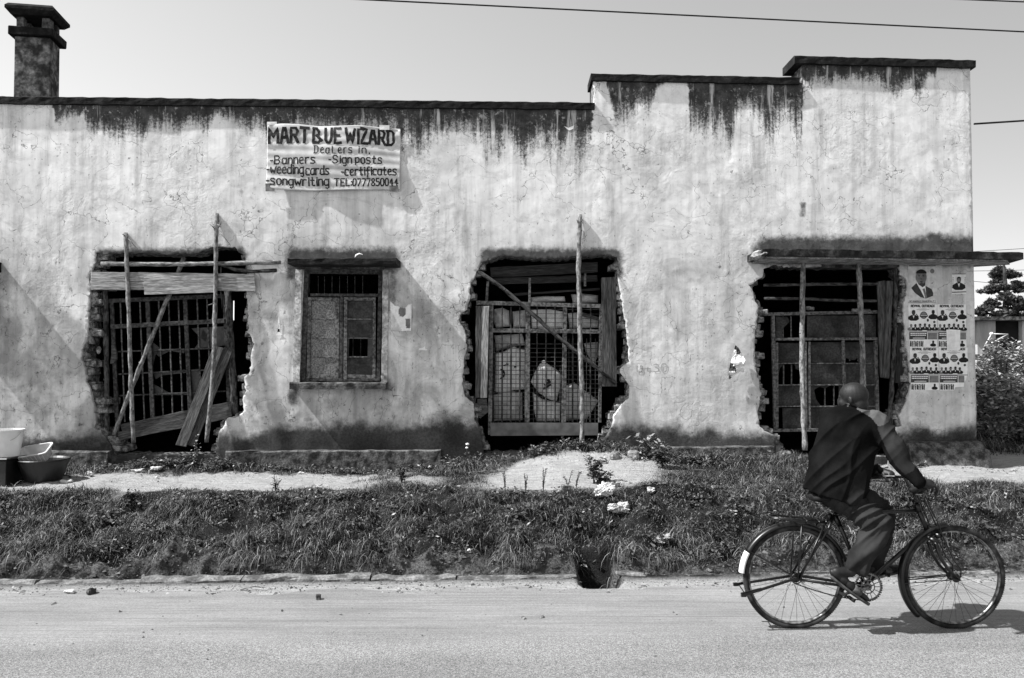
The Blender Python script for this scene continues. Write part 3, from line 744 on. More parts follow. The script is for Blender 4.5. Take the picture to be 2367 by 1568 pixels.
# canopy over the right-hand opening, running round the corner
d = .62
a = WP(1762, 576, d); b = WP(2266, 580, d); e_ = WP(2366, 584, d)
def cslab(zofs0, zofs1, dd, name, mat, inset=0.0):
    mb = MB(); n = 60; top = []; 
    pl_ = []
    for i in range(n + 1):
        t = i / n; X = a.x + inset + (e_.x - inset * 3 - a.x - inset) * t; pl_.append((X, dd + (random.uniform(-.006, .004)), a.z + (e_.z - a.z) * t))
    pl_ += [(XE + .35, .22, e_.z), (XE + .02, -.03, e_.z), (XE - .02, -.03, b.z), (a.x + inset, -.03, a.z)]
    tr = tessellate_polygon([[Vector((p[0], yb(p[0], -p[1]), 0)) for p in pl_]]); k = len(pl_); vs = []
    for zo in (zofs0, zofs1):
        for p in pl_: vs.append((p[0], yb(p[0], -p[1]), p[2] + zo + (random.uniform(-.006, .008) if zo == 0 else 0)))
    fs = [tuple(t_) for t_ in tr] + [tuple(i + k for i in t_) for t_ in tr] + [(i, (i + 1) % k, (i + 1) % k + k, i + k) for i in range(k)]
    mb.add(vs, fs); return mb.build(name, mat, bld)
M['canopy_mat'] = pm('sooty_canopy', .02, .12, 7, .95, .8, .01, lo=.4, hi=.75, s2=40)
can = cslab(0, -.085, d, 'canopy', 'canopy_mat'); 
cslab(-.087, -.105, d - .05, 'canopy_soffit', 'concrete_pale', .06)
# broken pale left end of the canopy, debris on top of it
mb = MB(); mb.ell((a.x + .02, yb(a.x, -.42), a.z - .05), (.07, .22, .06), nz=.18, nu=12, nv=8); mb.build('canopy_end', 'concrete_pale', bld)
# lintel strip below the canopy
l0 = wp(R6, 400, 205, .02); l1_ = wp(R6, 1180, 262, .02)
mb = MB(); mb.box(((l0.x + l1_.x) / 2, yb((l0.x + l1_.x) / 2, .12), (l0.z + l1_.z) / 2 + .01), (l1_.x - l0.x, .26, l0.z - l1_.z), jit=.01); mb.build('lintel', 'concrete_mid', bld)

# window hood, moulding and sill
def wbox(Z, x0, y0, x1, y1, d0, d1, mat, name, par=bld, dref=None, rough=.004, jx=0):
    dr = dref if dref is not None else d0
    p = wp(Z, x0, y0, dr); q = wp(Z, x1, y1, dr); p2 = wp(Z, x0, y1, dr); q2 = wp(Z, x1, y0, dr)
    return slab(p.x, q.x, p2.z, q.z, p.z, q2.z, d0, d1, rough=rough).build(name, mat, par)
win = None
hood = wbox(R4, 133, 175, 1130, 232, .40, -.02, 'concrete_dark', 'window_hood', rough=.008)
ZL = ZT(0, 0, 1.0139)
wbox(lambda x, y: (x, y), -250, 598, -46, 622, .40, -.02, 'concrete_dark', 'window_hood', rough=.008)  # unseen hood left of view, added for the diagonal shadow it casts
wbox(R4, 205, 250, 1020, 276, .10, -.02, 'concrete_mid', 'hood_moulding')
sill = wbox(R4, 150, 1320, 1036, 1382, .17, -.10, 'concrete_mid', 'window_sill', rough=.006)
# plaster surround of the window
SUR = pm('window_surround', .3, .55, 7, .93, .6, .01, s2=30); M['surround'] = SUR
for (x0, y0, x1, y1, w) in ((236, 280, 212, 1318, .085), (1034, 284, 1022, 1318, .075)):
    p = wp(R4, x0, y0, .012); q = wp(R4, x1, y1, .012); mb = MB(); mb.beam(p, q, w, .012, jit=.003); mb.build('window_surround', 'surround', bld)

# ---- steel and timber frames in the openings
def bar(mb, Z, x0, y0, x1, y1, wpx, d, t=.03, mi=0, jit=0.0, tube=False):
    sc = {id(R3): 2.613, id(R4): 3.921, id(R5): 2.613, id(R6): 2.904}.get(id(Z), 1)
    w = wpx / sc / 1.0139 / F * (V0 - d)
    p = wp(Z, x0, y0, d); q = wp(Z, x1, y1, d)
    if tube: mb.tube([p, q], w / 2, 6, mi)
    else: mb.beam(p, q, w, t, mi=mi, jit=jit)
    return mb
def shards(Z, polys, d, name, mat, par):
    for pp in polys:
        mb = MB(); mb.poly([wp(Z, x, y, d) for x, y in pp], (0, .005, 0)); mb.build(name, mat, par)
# window: outer frame, transom light, two leaves
fr = MB(); D = -.05
for q in ((300, 300, 1000, 306, 42), (345, 517, 965, 520, 26), (262, 1296, 985, 1300, 22)): bar(fr, R4, *q, D, .07)
for q in ((308, 290, 276, 1305, 52), (990, 290, 970, 1305, 34), (634, 520, 628, 1300, 30)): bar(fr, R4, *q, D - .004, .075)
winf = fr.build('window', 'frame', bld, bevel=.003); winf['label'] = 'timber casement window with two closed leaves under a concrete hood'
for xs, xe, nm in ((322, 608, 0), (652, 945, 1)):
    lf = MB(); dl = D + .018
    sk = -14 if nm == 0 else -4
    bar(lf, R4, xs + 16, 540, xs + 16 + sk, 1290, 30, dl, .03); bar(lf, R4, xe - 14, 540, xe - 14 + sk / 2, 1290, 34 if nm == 0 else 26, dl, .03)
    bar(lf, R4, xs, 552, xe, 556, 30, dl - .002, .026); bar(lf, R4, xs + sk, 1262, xe + sk / 2, 1272, 34, dl - .002, .026)
    for y in (738, 912, 1086): bar(lf, R4, xs + 26, y, xe - 24, y + 2, 12, dl - .004, .02)
    lfo = lf.build('window_leaf', 'frame_pale', bld, bevel=.002); lfo.parent = winf
    lfo.location = Vector(lfo.location) - winf.location
    ys = (570, 738, 912, 1086, 1250)
    for r_i in range(4):
        if nm == 1 and r_i == 2:
            shards(R4, [[(xs + 24, ys[2] + 4), (700, ys[2] + 6), (694, ys[3] - 4), (xs + 22, ys[3] - 4)], [(872, ys[2] + 4), (xe - 26, ys[2] + 4), (xe - 26, ys[3] - 4), (868, ys[3] - 4)]], dl - .008, 'pane', 'pane', winf)
            continue
        mb = MB(); mb.poly([wp(R4, xs + 20, ys[r_i], dl - .008), wp(R4, xe - 20, ys[r_i], dl - .008), wp(R4, xe - 22, ys[r_i + 1], dl - .008), wp(R4, xs + 14, ys[r_i + 1], dl - .008)], (0, .005, 0))
        mb.build('pane', 'glass_tex' if nm == 0 else 'panel', winf)
mb = MB()
for x in (415, 472, 542, 612, 684, 752, 824): bar(MB(), R4, x, 340, x, 505, 7, D - .12, tube=True).build('window_bar', 'frame', winf)
for x in (735, 806): bar(MB(), R4, x, 915, x - 2, 1080, 8, D - .12, tube=True).build('window_bar', 'frame', winf)

# opening 1: twisted steel grille
mb = MB(); d = -.13
for q in ((275, 590, 1000, 558, 24), (285, 748, 985, 712, 26)): bar(mb, R3, *q, d, .03)
for q in ((292, 580, 330, 1400, 22), (512, 585, 545, 1312, 24), (742, 575, 775, 1290, 24), (985, 560, 1015, 1290, 24)): bar(mb, R3, *q, d - .012, .03)
for q in ((330, 900, 960, 878, 9), (335, 1038, 880, 1012, 9), (340, 1170, 1000, 1142, 9)): bar(mb, R3, *q, d - .02, .012)
g1 = mb.build('window_frame', 'frame', bld, bevel=.002); g1['label'] = 'sagging steel window grille behind poles and planks'
mb = MB()
for x in (345, 465, 580, 640, 700, 815, 875): bar(MB(), R3, x, 595 - (x - 345) * .045, x + 28, 1330 - (x - 345) * .06, 9, d - .03, tube=True).build('window_bar', 'frame_pale', g1)
shards(R3, [[(540, 840), (600, 888), (560, 920), (545, 990)], [(780, 758), (978, 745), (985, 862), (800, 880), (835, 830), (822, 800)], [(550, 900), (700, 880), (740, 890), (735, 910), (650, 895), (580, 930)],
            [(548, 1035), (740, 1010), (745, 1030), (600, 1045), (562, 1070)], [(552, 1100), (650, 1155), (755, 1150), (755, 1165), (556, 1168)], [(778, 1010), (826, 1006), (830, 1150), (786, 1200)], [(850, 760), (880, 800), (870, 840), (835, 815)]], d - .04, 'pane', 'pane', g1)

# opening 2: steel grille with wire mesh
mb = MB(); d = -.06
for q in ((200, 600, 960, 622, 24), (300, 770, 960, 778, 24)): bar(mb, R5, *q, d, .03)
for q in ((292, 612, 283, 1410, 24), (517, 620, 512, 1335, 26), (742, 622, 735, 1335, 26), (962, 620, 955, 1335, 18), (270, 470, 262, 600, 16), (526, 450, 526, 620, 14), (865, 420, 865, 500, 14)): bar(mb, R5, *q, d - .012, .03)
g2 = mb.build('window_frame', 'frame_pale', bld, bevel=.002); g2['label'] = 'steel grille with wire mesh holding back stacked sacks'
mb = MB()
for x in (358, 412, 466, 572, 627, 682, 790, 845, 900): bar(MB(), R5, x, 625, x - 3, 1330, 8, d - .03, tube=True).build('window_bar', 'frame', g2)
mb = MB()
for x in range(308, 958, 27): bar(mb, R5, x, 850 if x < 520 else 1000 if x < 740 else 820, x - 2, 1335, 4.0, d - .034, tube=True)
for y in range(640, 760, 27): bar(mb, R5, 530, y, 950, y + 3, 2.6, d - .034, tube=True)
for y in range(850, 1335, 27): bar(mb, R5, 300, y + 2, 955, y + 4, 4.0, d - .036, tube=True)
mb.build('wire_mesh', 'wire', g2)
mb = MB(); mb.poly([wp(R5, x, y, -.01) for x, y in ((288, 1336), (945, 1338), (945, 1412), (286, 1416))], (0, .03, 0))
M['panel_board'] = pm('painted_metal_board', .13, .2, 6, .6, .1, .001)
mb = MB(); mb.poly([wp(R5, x, y, .01) for x, y in ((288, 1336), (945, 1338), (945, 1412), (286, 1416))], (0, .03, 0)); mb.build('sill_board', 'panel_board', g2)

# opening 3: wooden window frame with panels
mb = MB(); d = -.10
for q in ((258, 572, 1032, 556, 22), (335, 742, 1042, 738, 18), (270, 1362, 700, 1358, 22), (700, 1358, 1040, 1352, 22)): bar(mb, R6, *q, d, .04)
for q in ((322, 575, 340, 1362, 24), (350, 765, 352, 1350, 14), (545, 760, 550, 1350, 12), (570, 760, 572, 1345, 14), (800, 750, 812, 1345, 20), (1022, 750, 1035, 1345, 22)): bar(mb, R6, *q, d - .014, .04)
for x0, x1 in ((355, 545), (575, 798), (815, 1020)):
    for y in (905, 1052, 1198): bar(mb, R6, x0, y + 2, x1, y, 8, d - .02, .02)
g3 = mb.build('window_frame', 'frame_pale', bld, bevel=.002); g3['label'] = 'wooden window with broken panels under the canopy'
mb = MB()
for q in ((392, 585, 392, 735), (446, 585, 448, 735), (396, 915, 396, 1050), (450, 915, 450, 1050), (677, 1055, 677, 1190), (738, 1055, 738, 1190), (848, 765, 846, 890), (900, 765, 902, 890)): bar(MB(), R6, *q, 10, d - .06, tube=True).build('window_bar', 'frame_pale', g3)
dd = d - .03; cells = []
def cell(a_, b_, c_, d_): cells.append([(a_, b_), (c_, b_), (c_, d_), (a_, d_)])
cell(356, 768, 545, 903); cell(356, 1056, 545, 1196); cell(576, 762, 798, 900); cell(576, 908, 798, 1050); cell(576, 1202, 798, 1345)
cell(816, 905, 1020, 1050); cell(816, 1056, 1020, 1196); cell(816, 1202, 1020, 1345); cell(556, 580, 905, 730); cell(915, 575, 1025, 728)
cells.append([(576, 1054), (798, 1054), (798, 1196), (772, 1190), (772, 1056), (720, 1052), (680, 1078), (640, 1066), (604, 1086), (618, 1150), (650, 1196), (576, 1196)][::1])
cells.append([(816, 762), (1020, 762), (1020, 900), (905, 900), (905, 860), (880, 885), (850, 880), (820, 868), (816, 900)])
cells.append([(345, 586), (420, 588), (440, 620), (400, 660), (385, 700), (392, 732), (345, 734)]); cells.append([(356, 912), (400, 914), (370, 940), (362, 985), (356, 990)])
cells.append([(388, 1210), (545, 1210), (545, 1345), (392, 1345)]); cells.append([(470, 908), (545, 908), (545, 925), (500, 950), (480, 945)])
shards(R6, cells, dd, 'panel', 'panel', g3)

# chimney, turned a little on the roof
ch = MB(); cc = Vector((-7.59, 12.42, 5)); rz = Matrix.Rotation(R(9), 3, 'Z'); u = 12.2 / F
def cbox(w, dpt, z0, z1, jit=.006): 
    ch.box((cc.x, cc.y, (z0 + z1) / 2), (w, dpt, z1 - z0), rot=rz, jit=jit)
zz = lambda py: at(72, py, 12.3).z
cbox(.62, .60, 3.5, zz(88))
M['chim'] = pm('sooty_chimney', .07, .28, 6, .95, .8, .01, lo=.40, hi=.66, s2=22)
ch = MB(); cbox(.52, .38, 3.5, zz(90)); chimney = ch.build('chimney', 'chim', bld, bevel=.01)
ch = MB(); cbox(.66, .54, zz(90), zz(71)); ch.build('chimney_collar', 'concrete_dark', chimney, bevel=.012)
ch = MB()
for sx in (-1, 1):
    for sy in (-1, 1):
        o_ = rz @ Vector((sx * .19, sy * .12, 0)); ch = MB(); ch.box((cc.x + o_.x, cc.y + o_.y, (zz(71) + zz(44)) / 2), (.13 if sx > 0 else .11, .13, zz(44) - zz(71)), rot=rz, jit=.006); ch.build('chimney_pier', 'concrete_mid', chimney, bevel=.01)
ch = MB(); vs = []
for s_, z in ((.31, zz(44)), (.38, zz(34)), (.38, zz(27)), (.34, zz(21))):
    for ax_, ay_ in ((-1, -1), (1, -1), (1, 1), (-1, 1)):
        o_ = rz @ Vector((ax_ * s_ * .94, ay_ * s_ * .84, 0)); vs.append((cc.x + o_.x, cc.y + o_.y, z + random.uniform(-.006, .006)))
fs = [(3, 2, 1, 0), (12, 13, 14, 15)] + [(i * 4 + q, i * 4 + (q + 1) % 4, i * 4 + 4 + (q + 1) % 4, i * 4 + 4 + q) for i in range(3) for q in range(4)]
ch.add(vs, fs); ch.build('chimney_cap', 'concrete_dark', chimney)

# ------------------------------------------------------------------ hand-painted lettering: strokes on a 1-high grid
G = {
 'A': [[(0, 0), (.22, 1), (.34, 1), (.56, 0)], [(.1, .36), (.46, .36)]], 'B': [[(0, 0), (0, 1), (.36, 1), (.48, .8), (.36, .55), (0, .53)], [(.36, .53), (.52, .3), (.38, 0), (-.04, 0)]],
 'C': [[(.5, .82), (.36, 1), (.12, 1), (0, .8), (0, .2), (.12, 0), (.38, 0), (.5, .18)]], 'D': [[(.04, 0), (.04, 1)], [(-.05, 1), (.36, 1), (.52, .8), (.52, .2), (.36, 0), (-.05, 0)]],
 'E': [[(.48, 1), (0, 1), (0, 0), (.5, 0)], [(0, .52), (.38, .52)]], 'H': [[(0, 0), (0, 1)], [(.5, 0), (.5, 1)], [(0, .5), (.5, .5)]], 'I': [[(.1, 0), (.1, 1)]],
 'L': [[(0, 1), (0, 0), (.44, 0)]], 'M': [[(0, 0), (0, 1), (.32, .4), (.64, 1), (.66, 0)]], 'N': [[(0, 0), (0, 1), (.5, 0), (.5, 1)]],
 'O': [[(.12, 0), (0, .2), (0, .8), (.12, 1), (.42, 1), (.54, .8), (.54, .2), (.42, 0), (.12, 0)]], 'P': [[(0, 0), (0, 1), (.36, 1), (.5, .78), (.36, .5), (0, .5)]],
 'Q': [[(0, 1), (.3, .98), (.5, .8), (.46, .56), (.3, .5)], [(.08, 1), (.04, .04), (-.02, 0), (.46, .02), (.62, .16)], [(.3, .5), (.72, .16)]], 'R': [[(0, 0), (0, 1), (.36, .98), (.48, .78), (.36, .52), (0, .5)], [(.22, .5), (.52, 0)]],
 'S': [[(.48, .84), (.36, 1), (.1, 1), (0, .8), (.1, .56), (.4, .46), (.5, .22), (.38, 0), (.1, 0), (-.02, .16)]], 'T': [[(-.06, 1), (.56, 1)], [(.25, 1), (.25, 0)]],
 'U': [[(0, 1), (.02, .2), (.14, 0), (.36, 0), (.48, .2), (.5, 1)]], 'V': [[(0, 1), (.26, 0), (.52, 1)]], 'W': [[(0, 1), (.16, 0), (.36, .7), (.54, 0), (.74, 1)]], 'Z': [[(0, 1), (.5, 1), (.04, 0), (.54, 0)]],
 'K': [[(0, 0), (0, 1)], [(.48, 1), (0, .45), (.5, 0)]], 'Y': [[(0, 1), (.25, .5), (.5, 1)], [(.25, .5), (.25, 0)]],
 'a': [[(.4, .72), (.1, .72), (0, .5), (0, .1), (.1, 0), (.3, 0), (.42, .16)], [(.42, .74), (.42, 0)]], 'c': [[(.4, .66), (.3, .74), (.1, .74), (0, .6), (0, .12), (.1, 0), (.38, 0)]],
 'd': [[(.42, .7), (.1, .72), (0, .5), (0, .1), (.12, 0), (.4, .04)], [(.42, 1.1), (.42, 0)]], 'e': [[(0, .38), (.38, .46), (.36, .68), (.24, .78), (.08, .7), (0, .4), (.04, .1), (.16, 0), (.42, .06)]],
 'f': [[(.4, 1), (.24, 1.02), (.18, .85), (.18, -.25)], [(0, .62), (.38, .62)]], 'g': [[(.4, .7), (.1, .72), (0, .5), (0, .14), (.12, 0), (.4, .06)], [(.42, .76), (.42, -.26), (.3, -.38), (.16, -.3)]],
 'i': [[(.06, .72), (.06, 0)], [(.06, .96), (.06, .9)]], 'l': [[(.04, .7), (.04, 0), (.3, 0)]], 'n': [[(0, .74), (0, 0)], [(0, .6), (.16, .74), (.34, .7), (.38, .5), (.38, 0)]],
 'o': [[(.1, 0), (0, .16), (0, .58), (.1, .74), (.3, .74), (.4, .58), (.4, .16), (.3, 0), (.1, 0)]], 'p': [[(0, .74), (0, -.16)], [(0, .7), (.3, .74), (.42, .6), (.38, .2), (.04, .1)]],
 'r': [[(0, .74), (0, 0)], [(0, .56), (.14, .74), (.34, .72)]], 's': [[(.4, .68), (.28, .78), (.06, .76), (0, .6), (.08, .44), (.32, .34), (.4, .16), (.3, 0), (-.02, .04)]],
 't': [[(.16, 1), (.16, .1), (.26, 0), (.4, .06)], [(0, .66), (.36, .66)]], 'w': [[(0, .76), (.1, 0), (.26, .5), (.42, 0), (.56, .8)]],
 '-': [[(0, .42), (.22, .42)]], ':': [[(.05, .62), (.05, .54)], [(.05, .12), (.05, .04)]], ',': [[(.06, .06), (.02, -.12)]], '.': [[(.05, .05), (.05, 0)]], '+': [[(.0, .4), (.4, .4)], [(.2, .6), (.2, .2)]],
 '0': [[(.1, 0), (0, .2), (0, .8), (.1, 1), (.3, 1), (.4, .8), (.4, .2), (.3, 0), (.1, 0)]], '7': [[(0, 1), (.42, 1), (.12, 0)]], '8': [[(.2, .52), (.04, .7), (.08, .94), (.22, 1), (.38, .9), (.36, .66), (.2, .52), (.02, .3), (.06, .06), (.22, 0), (.4, .1), (.42, .3), (.2, .52)]],
 '5': [[(.4, 1), (.04, 1), (.02, .56), (.28, .6), (.42, .42), (.38, .12), (.22, 0), (0, .06)]], '4': [[(.3, 0), (.3, 1), (0, .36), (.46, .36)]], '3': [[(0, .9), (.2, 1), (.4, .85), (.36, .6), (.16, .53), (.4, .4), (.4, .12), (.2, 0), (0, .1)]], ' ': []}
def width(ch):
    if ch == ' ': return .3
    return max(x for st in G[ch] for x, y in st) - min(0, min(x for st in G[ch] for x, y in st))
def text(mb, s, x0, y0, h, w=None, pen=.12, mi=0, fn=None, gap=.16, wob=.0, th=.0015):
    """writes s from (x0, y0) = left end of the base line; fn maps (x, y, lift) to the world"""
    tot = sum(width(c) for c in s) + gap * (len(s) - 1); sx = h if w is None else w / tot
    x = x0
    for c in s:
        for st in G[c]:
            pts = []
            for i in range(len(st) - 1):
                (xa, ya), (xb, yb_) = st[i], st[i + 1]; n = max(1, int(math.hypot(xb - xa, yb_ - ya) / .22))
                for k in range(n): pts.append((xa + (xb - xa) * k / n, ya + (yb_ - ya) * k / n))
            pts.append(st[-1])
            P = [(x + px_ * sx + random.uniform(-wob, wob) * h, y0 + py_ * h + random.uniform(-wob, wob) * h) for px_, py_ in pts]
            hw = pen * h / 2
            left = []; right = []
            for i, p in enumerate(P):
                a = P[max(i - 1, 0)]; b = P[min(i + 1, len(P) - 1)]; dx, dy = b[0] - a[0], b[1] - a[1]; l = math.hypot(dx, dy) or 1
                ex = (dx / l * hw * .7) * (1 if i == len(P) - 1 else -1 if i == 0 else 0); ey = (dy / l * hw * .7) * (1 if i == len(P) - 1 else -1 if i == 0 else 0)
                left.append((p[0] - dy / l * hw + ex, p[1] + dx / l * hw + ey)); right.append((p[0] + dy / l * hw + ex, p[1] - dx / l * hw + ey))
            vs = [fn(*q, th + random.uniform(0, .0002)) for q in left] + [fn(*q, th) for q in right]; k = len(P)
            mb.add(vs, [(i, i + 1, k + i + 1, k + i) for i in range(k - 1)], mi)
        x += (width(c) + gap) * sx

# ------------------------------------------------------------------ banner
bw, bh = 327.0, 158.0                                    # its size in zoomed pixels is handled through RB
tl = wp(RB, 398, 232, .045); br_ = wp(RB, 2040, 1035, .045)
BX0, BX1, BZ0, BZ1 = tl.x, br_.x, br_.z, tl.z
def bdepth(u, v):
    """cloth folds: u 0..1 left to right, v 0..1 bottom to top"""
    d = .026 + .030 * math.sin(math.pi * min(max(u, 0), 1)) * (.7 + .3 * math.sin(3.2 * v))
    a = u * 7 + v * 2.2
    d += .016 * math.sin(a * 1.9 + 2 * math.sin(v * 2)) * (1 - v * .3) + .006 * math.sin(9 * u - 7 * v + 1.5)
    r = math.hypot(u - .97, (v - .96) * .6); d += .006 * math.sin(9 * math.atan2(v - 1.1, u - 1.12) + 2) * math.exp(-r * 2.2)
    r = math.hypot(u - .02, (v - .97) * .6); d += .006 * math.sin(8 * math.atan2(v - 1.1, u + .12)) * math.exp(-r * 2.2)
    d += .004 * math.sin(31 * u + 11 * v) + .003 * math.sin(47 * v + 5 * u)
    return d
def bpt(x, y, lift=0):                                    # x, y in RB close-up pixels
    u = (x - 398) / (2040 - 398); v = 1 - (y - 232) / (1035 - 232)
    X = BX0 + (BX1 - BX0) * u; Z = BZ0 + (BZ1 - BZ0) * v
    edge = 0
    Z += .012 * math.sin(u * 5.0) * (1 if v > .5 else -1) * abs(v - .5) * 2 + .012 * (v > .97) * math.sin(11 * u)
    return (X, V0 + K * X - .012 - bdepth(u, v) - lift, Z)
mb = MB(); nu, nv_ = 130, 70; vs = []
for j in range(nv_ + 1):
    for i in range(nu + 1): vs.append(bpt(398 + (2040 - 398) * i / nu, 232 + (1035 - 232) * j / nv_))
mb.add(vs, [(j * (nu + 1) + i, j * (nu + 1) + i + 1, (j + 1) * (nu + 1) + i + 1, (j + 1) * (nu + 1) + i) for j in range(nv_) for i in range(nu)])
bl = WP(770, 365, .04)
banner = thing('banner', (BX0 + 1, V0 - .02, BZ0), 'wrinkled cloth banner with hand-painted sign-writing hung high on the wall', 'banner')
cloth = mb.build('cloth', 'cloth', banner, smooth=True)
sd = cloth.modifiers.new('s', 'SOLIDIFY'); sd.thickness = .002; sd.offset = -1
mb = MB()
fB = lambda x, y, l: bpt(x, -y, l + .0035)
def bt(s, x0, x1, ybase, h, pen, gap=.16, wob=.02): text(mb, s, x0, -ybase, h, x1 - x0, pen, 0, fB, gap, wob)
bt('MART', 425, 925, 452, 178, .205, .22); bt('QUE', 965, 1310, 452, 180, .195, .28); bt('WIZARD', 1375, 1960, 452, 182, .185, .2)
bt('Dea', 985, 1165, 580, 88, .15, .3); bt('Lers', 1205, 1450, 576, 86, .15, .3); bt('in,', 1530, 1665, 574, 88, .15, .3)
bt('-Banners', 440, 1000, 712, 98, .175, .2); bt('-Sign', 1165, 1440, 700, 92, .175, .2); bt('posts', 1490, 1815, 705, 96, .175, .2)
bt('-weeding', 405, 850, 830, 100, .18, .16); bt('cards', 885, 1170, 846, 98, .18, .18); bt('-certificates', 1320, 1995, 852, 100, .18, .18)
bt('-songwriting', 405, 1165, 975, 98, .18, .17); bt('TEL:0777850044', 1240, 2015, 988, 92, .175, .2)
mb.build('lettering', 'ink', banner)
for q in ((402, 192, 522, 245), (1782, 205, 1905, 262), (392, 965, 504, 1060), (1908, 985, 2014, 1055)):
    mb = MB(); a_ = bpt(q[0], q[1], .004); b_ = bpt(q[2], q[3], .004); mb.box(((a_[0] + b_[0]) / 2, (a_[1] + b_[1]) / 2 - .003, (a_[2] + b_[2]) / 2), (b_[0] - a_[0], .006, a_[2] - b_[2]), jit=.002)
    mb.build('tape', 'tape' if q[1] > 500 else 'paper_grey', banner)

# ------------------------------------------------------------------ paper on the wall
def fR7(x, y, l=0):
    p = wp(R7, x, y, 0); return (p.x, V0 + K * p.x - .006 - l, p.z)
def sheet(mb, pts, mi=0, l=0.0, fn=fR7):
    P = [fn(x, y, l) for x, y in pts]; mb.poly([Vector(p) for p in P], (0, .0008, 0), mi)
def oval(cx, cy, rx_, ry_, n=14, a0=0, a1=360): return [(cx + rx_ * math.cos(R(a0 + (a1 - a0) * i / n)), cy + ry_ * math.sin(R(a0 + (a1 - a0) * i / n))) for i in range(n if a1 - a0 == 360 else n + 1)]
def man(mb, cx, cy, s, skin_=2, suit=1, white=0, l=.002, hat=False, k=1.0, fn=fR7):
    """a generic printed bust: jacket, shirt, tie, neck, head, hair"""
    sheet(mb, [(cx - 1.0 * s, cy + 1.2 * s), (cx - .92 * s, cy + .75 * s), (cx - .3 * s, cy + .42 * s), (cx + .3 * s, cy + .42 * s), (cx + .92 * s, cy + .75 * s), (cx + 1.0 * s, cy + 1.2 * s), (cx + .5 * s, cy + 1.5 * s * k), (cx - .5 * s, cy + 1.5 * s * k)], suit, l, fn)
    sheet(mb, [(cx - .2 * s, cy + .42 * s), (cx + .2 * s, cy + .42 * s), (cx + .02 * s, cy + 1.1 * s)], white, l + .0009, fn)
    sheet(mb, [(cx - .16 * s, cy + .1 * s), (cx + .16 * s, cy + .1 * s), (cx + .18 * s, cy + .5 * s), (cx, cy + .62 * s), (cx - .18 * s, cy + .5 * s)], skin_, l + .0018, fn)
    sheet(mb, oval(cx, cy, .33 * s, .44 * s), skin_, l + .0027, fn)
    sheet(mb, oval(cx, cy - .18 * s, .33 * s, .28 * s, 10, 188, 352), suit, l + .0036, fn)
    if hat: sheet(mb, [(cx - .6 * s, cy - .15 * s), (cx - .3 * s, cy - .25 * s), (cx - .25 * s, cy - .55 * s), (cx + .25 * s, cy - .55 * s), (cx + .3 * s, cy - .25 * s), (cx + .6 * s, cy - .15 * s)], suit, l + .0044, fn)
PM = ['paper', 'ink', 'ink_grey', 'ink_mid', 'paper_grey']
# large portrait poster
mb = MB(); sheet(mb, [(185, 207), (440, 203), (446, 400), (452, 470), (455, 600), (190, 602), (188, 420)], 4)
for i, (x0, x1, y0, y1, mi) in enumerate(((270, 345, 226, 238, 1), (190, 440, 242, 254, 3), (188, 445, 584, 588, 3))): sheet(mb, [(x0, y0), (x1, y0), (x1, y1), (x0, y1)], mi, .002)
cx_, cy_ = 306, 352
sheet(mb, [(215, 452), (262, 408), (300, 440), (345, 432), (402, 462), (418, 500), (415, 525), (350, 550), (300, 536), (250, 498)], 2, .002)
sheet(mb, [(262, 405), (345, 432), (352, 520), (338, 545), (300, 470)], 0, .0029); sheet(mb, [(318, 462), (338, 455), (362, 545), (345, 549)], 3, .0038)
sheet(mb, [(272, 380), (345, 380), (342, 430), (318, 446), (280, 418)], 2, .0045); sheet(mb, oval(306, 352, 50, 66, 20), 3, .0052); sheet(mb, oval(306, 322, 50, 40, 14, 183, 357), 1, .006)
for ex in (286, 326): sheet(mb, oval(ex, 342, 10, 4, 8), 1, .0066); sheet(mb, [(ex - 13, 331), (ex + 13, 330), (ex + 13, 334), (ex - 13, 335)], 1, .0066)
sheet(mb, oval(306, 392, 16, 4, 8), 1, .0066); sheet(mb, oval(306, 370, 9, 4, 8), 2, .0066); sheet(mb, oval(308, 408, 14, 8, 8), 2, .0066)
sheet(mb, oval(408, 298, 20, 22, 10), 3, .002); sheet(mb, [(398, 408), (408, 414), (424, 392), (408, 405)], 1, .002)
text(mb, 'MP KABALE MUNICIPALITY', 196, -580, 12, 244, .22, 1, lambda x, y, l: fR7(x, -y, l), .2)
one(mb, 'poster', PM, wp(R7, 320, 602, 0), 'large pale portrait poster of a man in a suit, above the four event posters', 'poster')
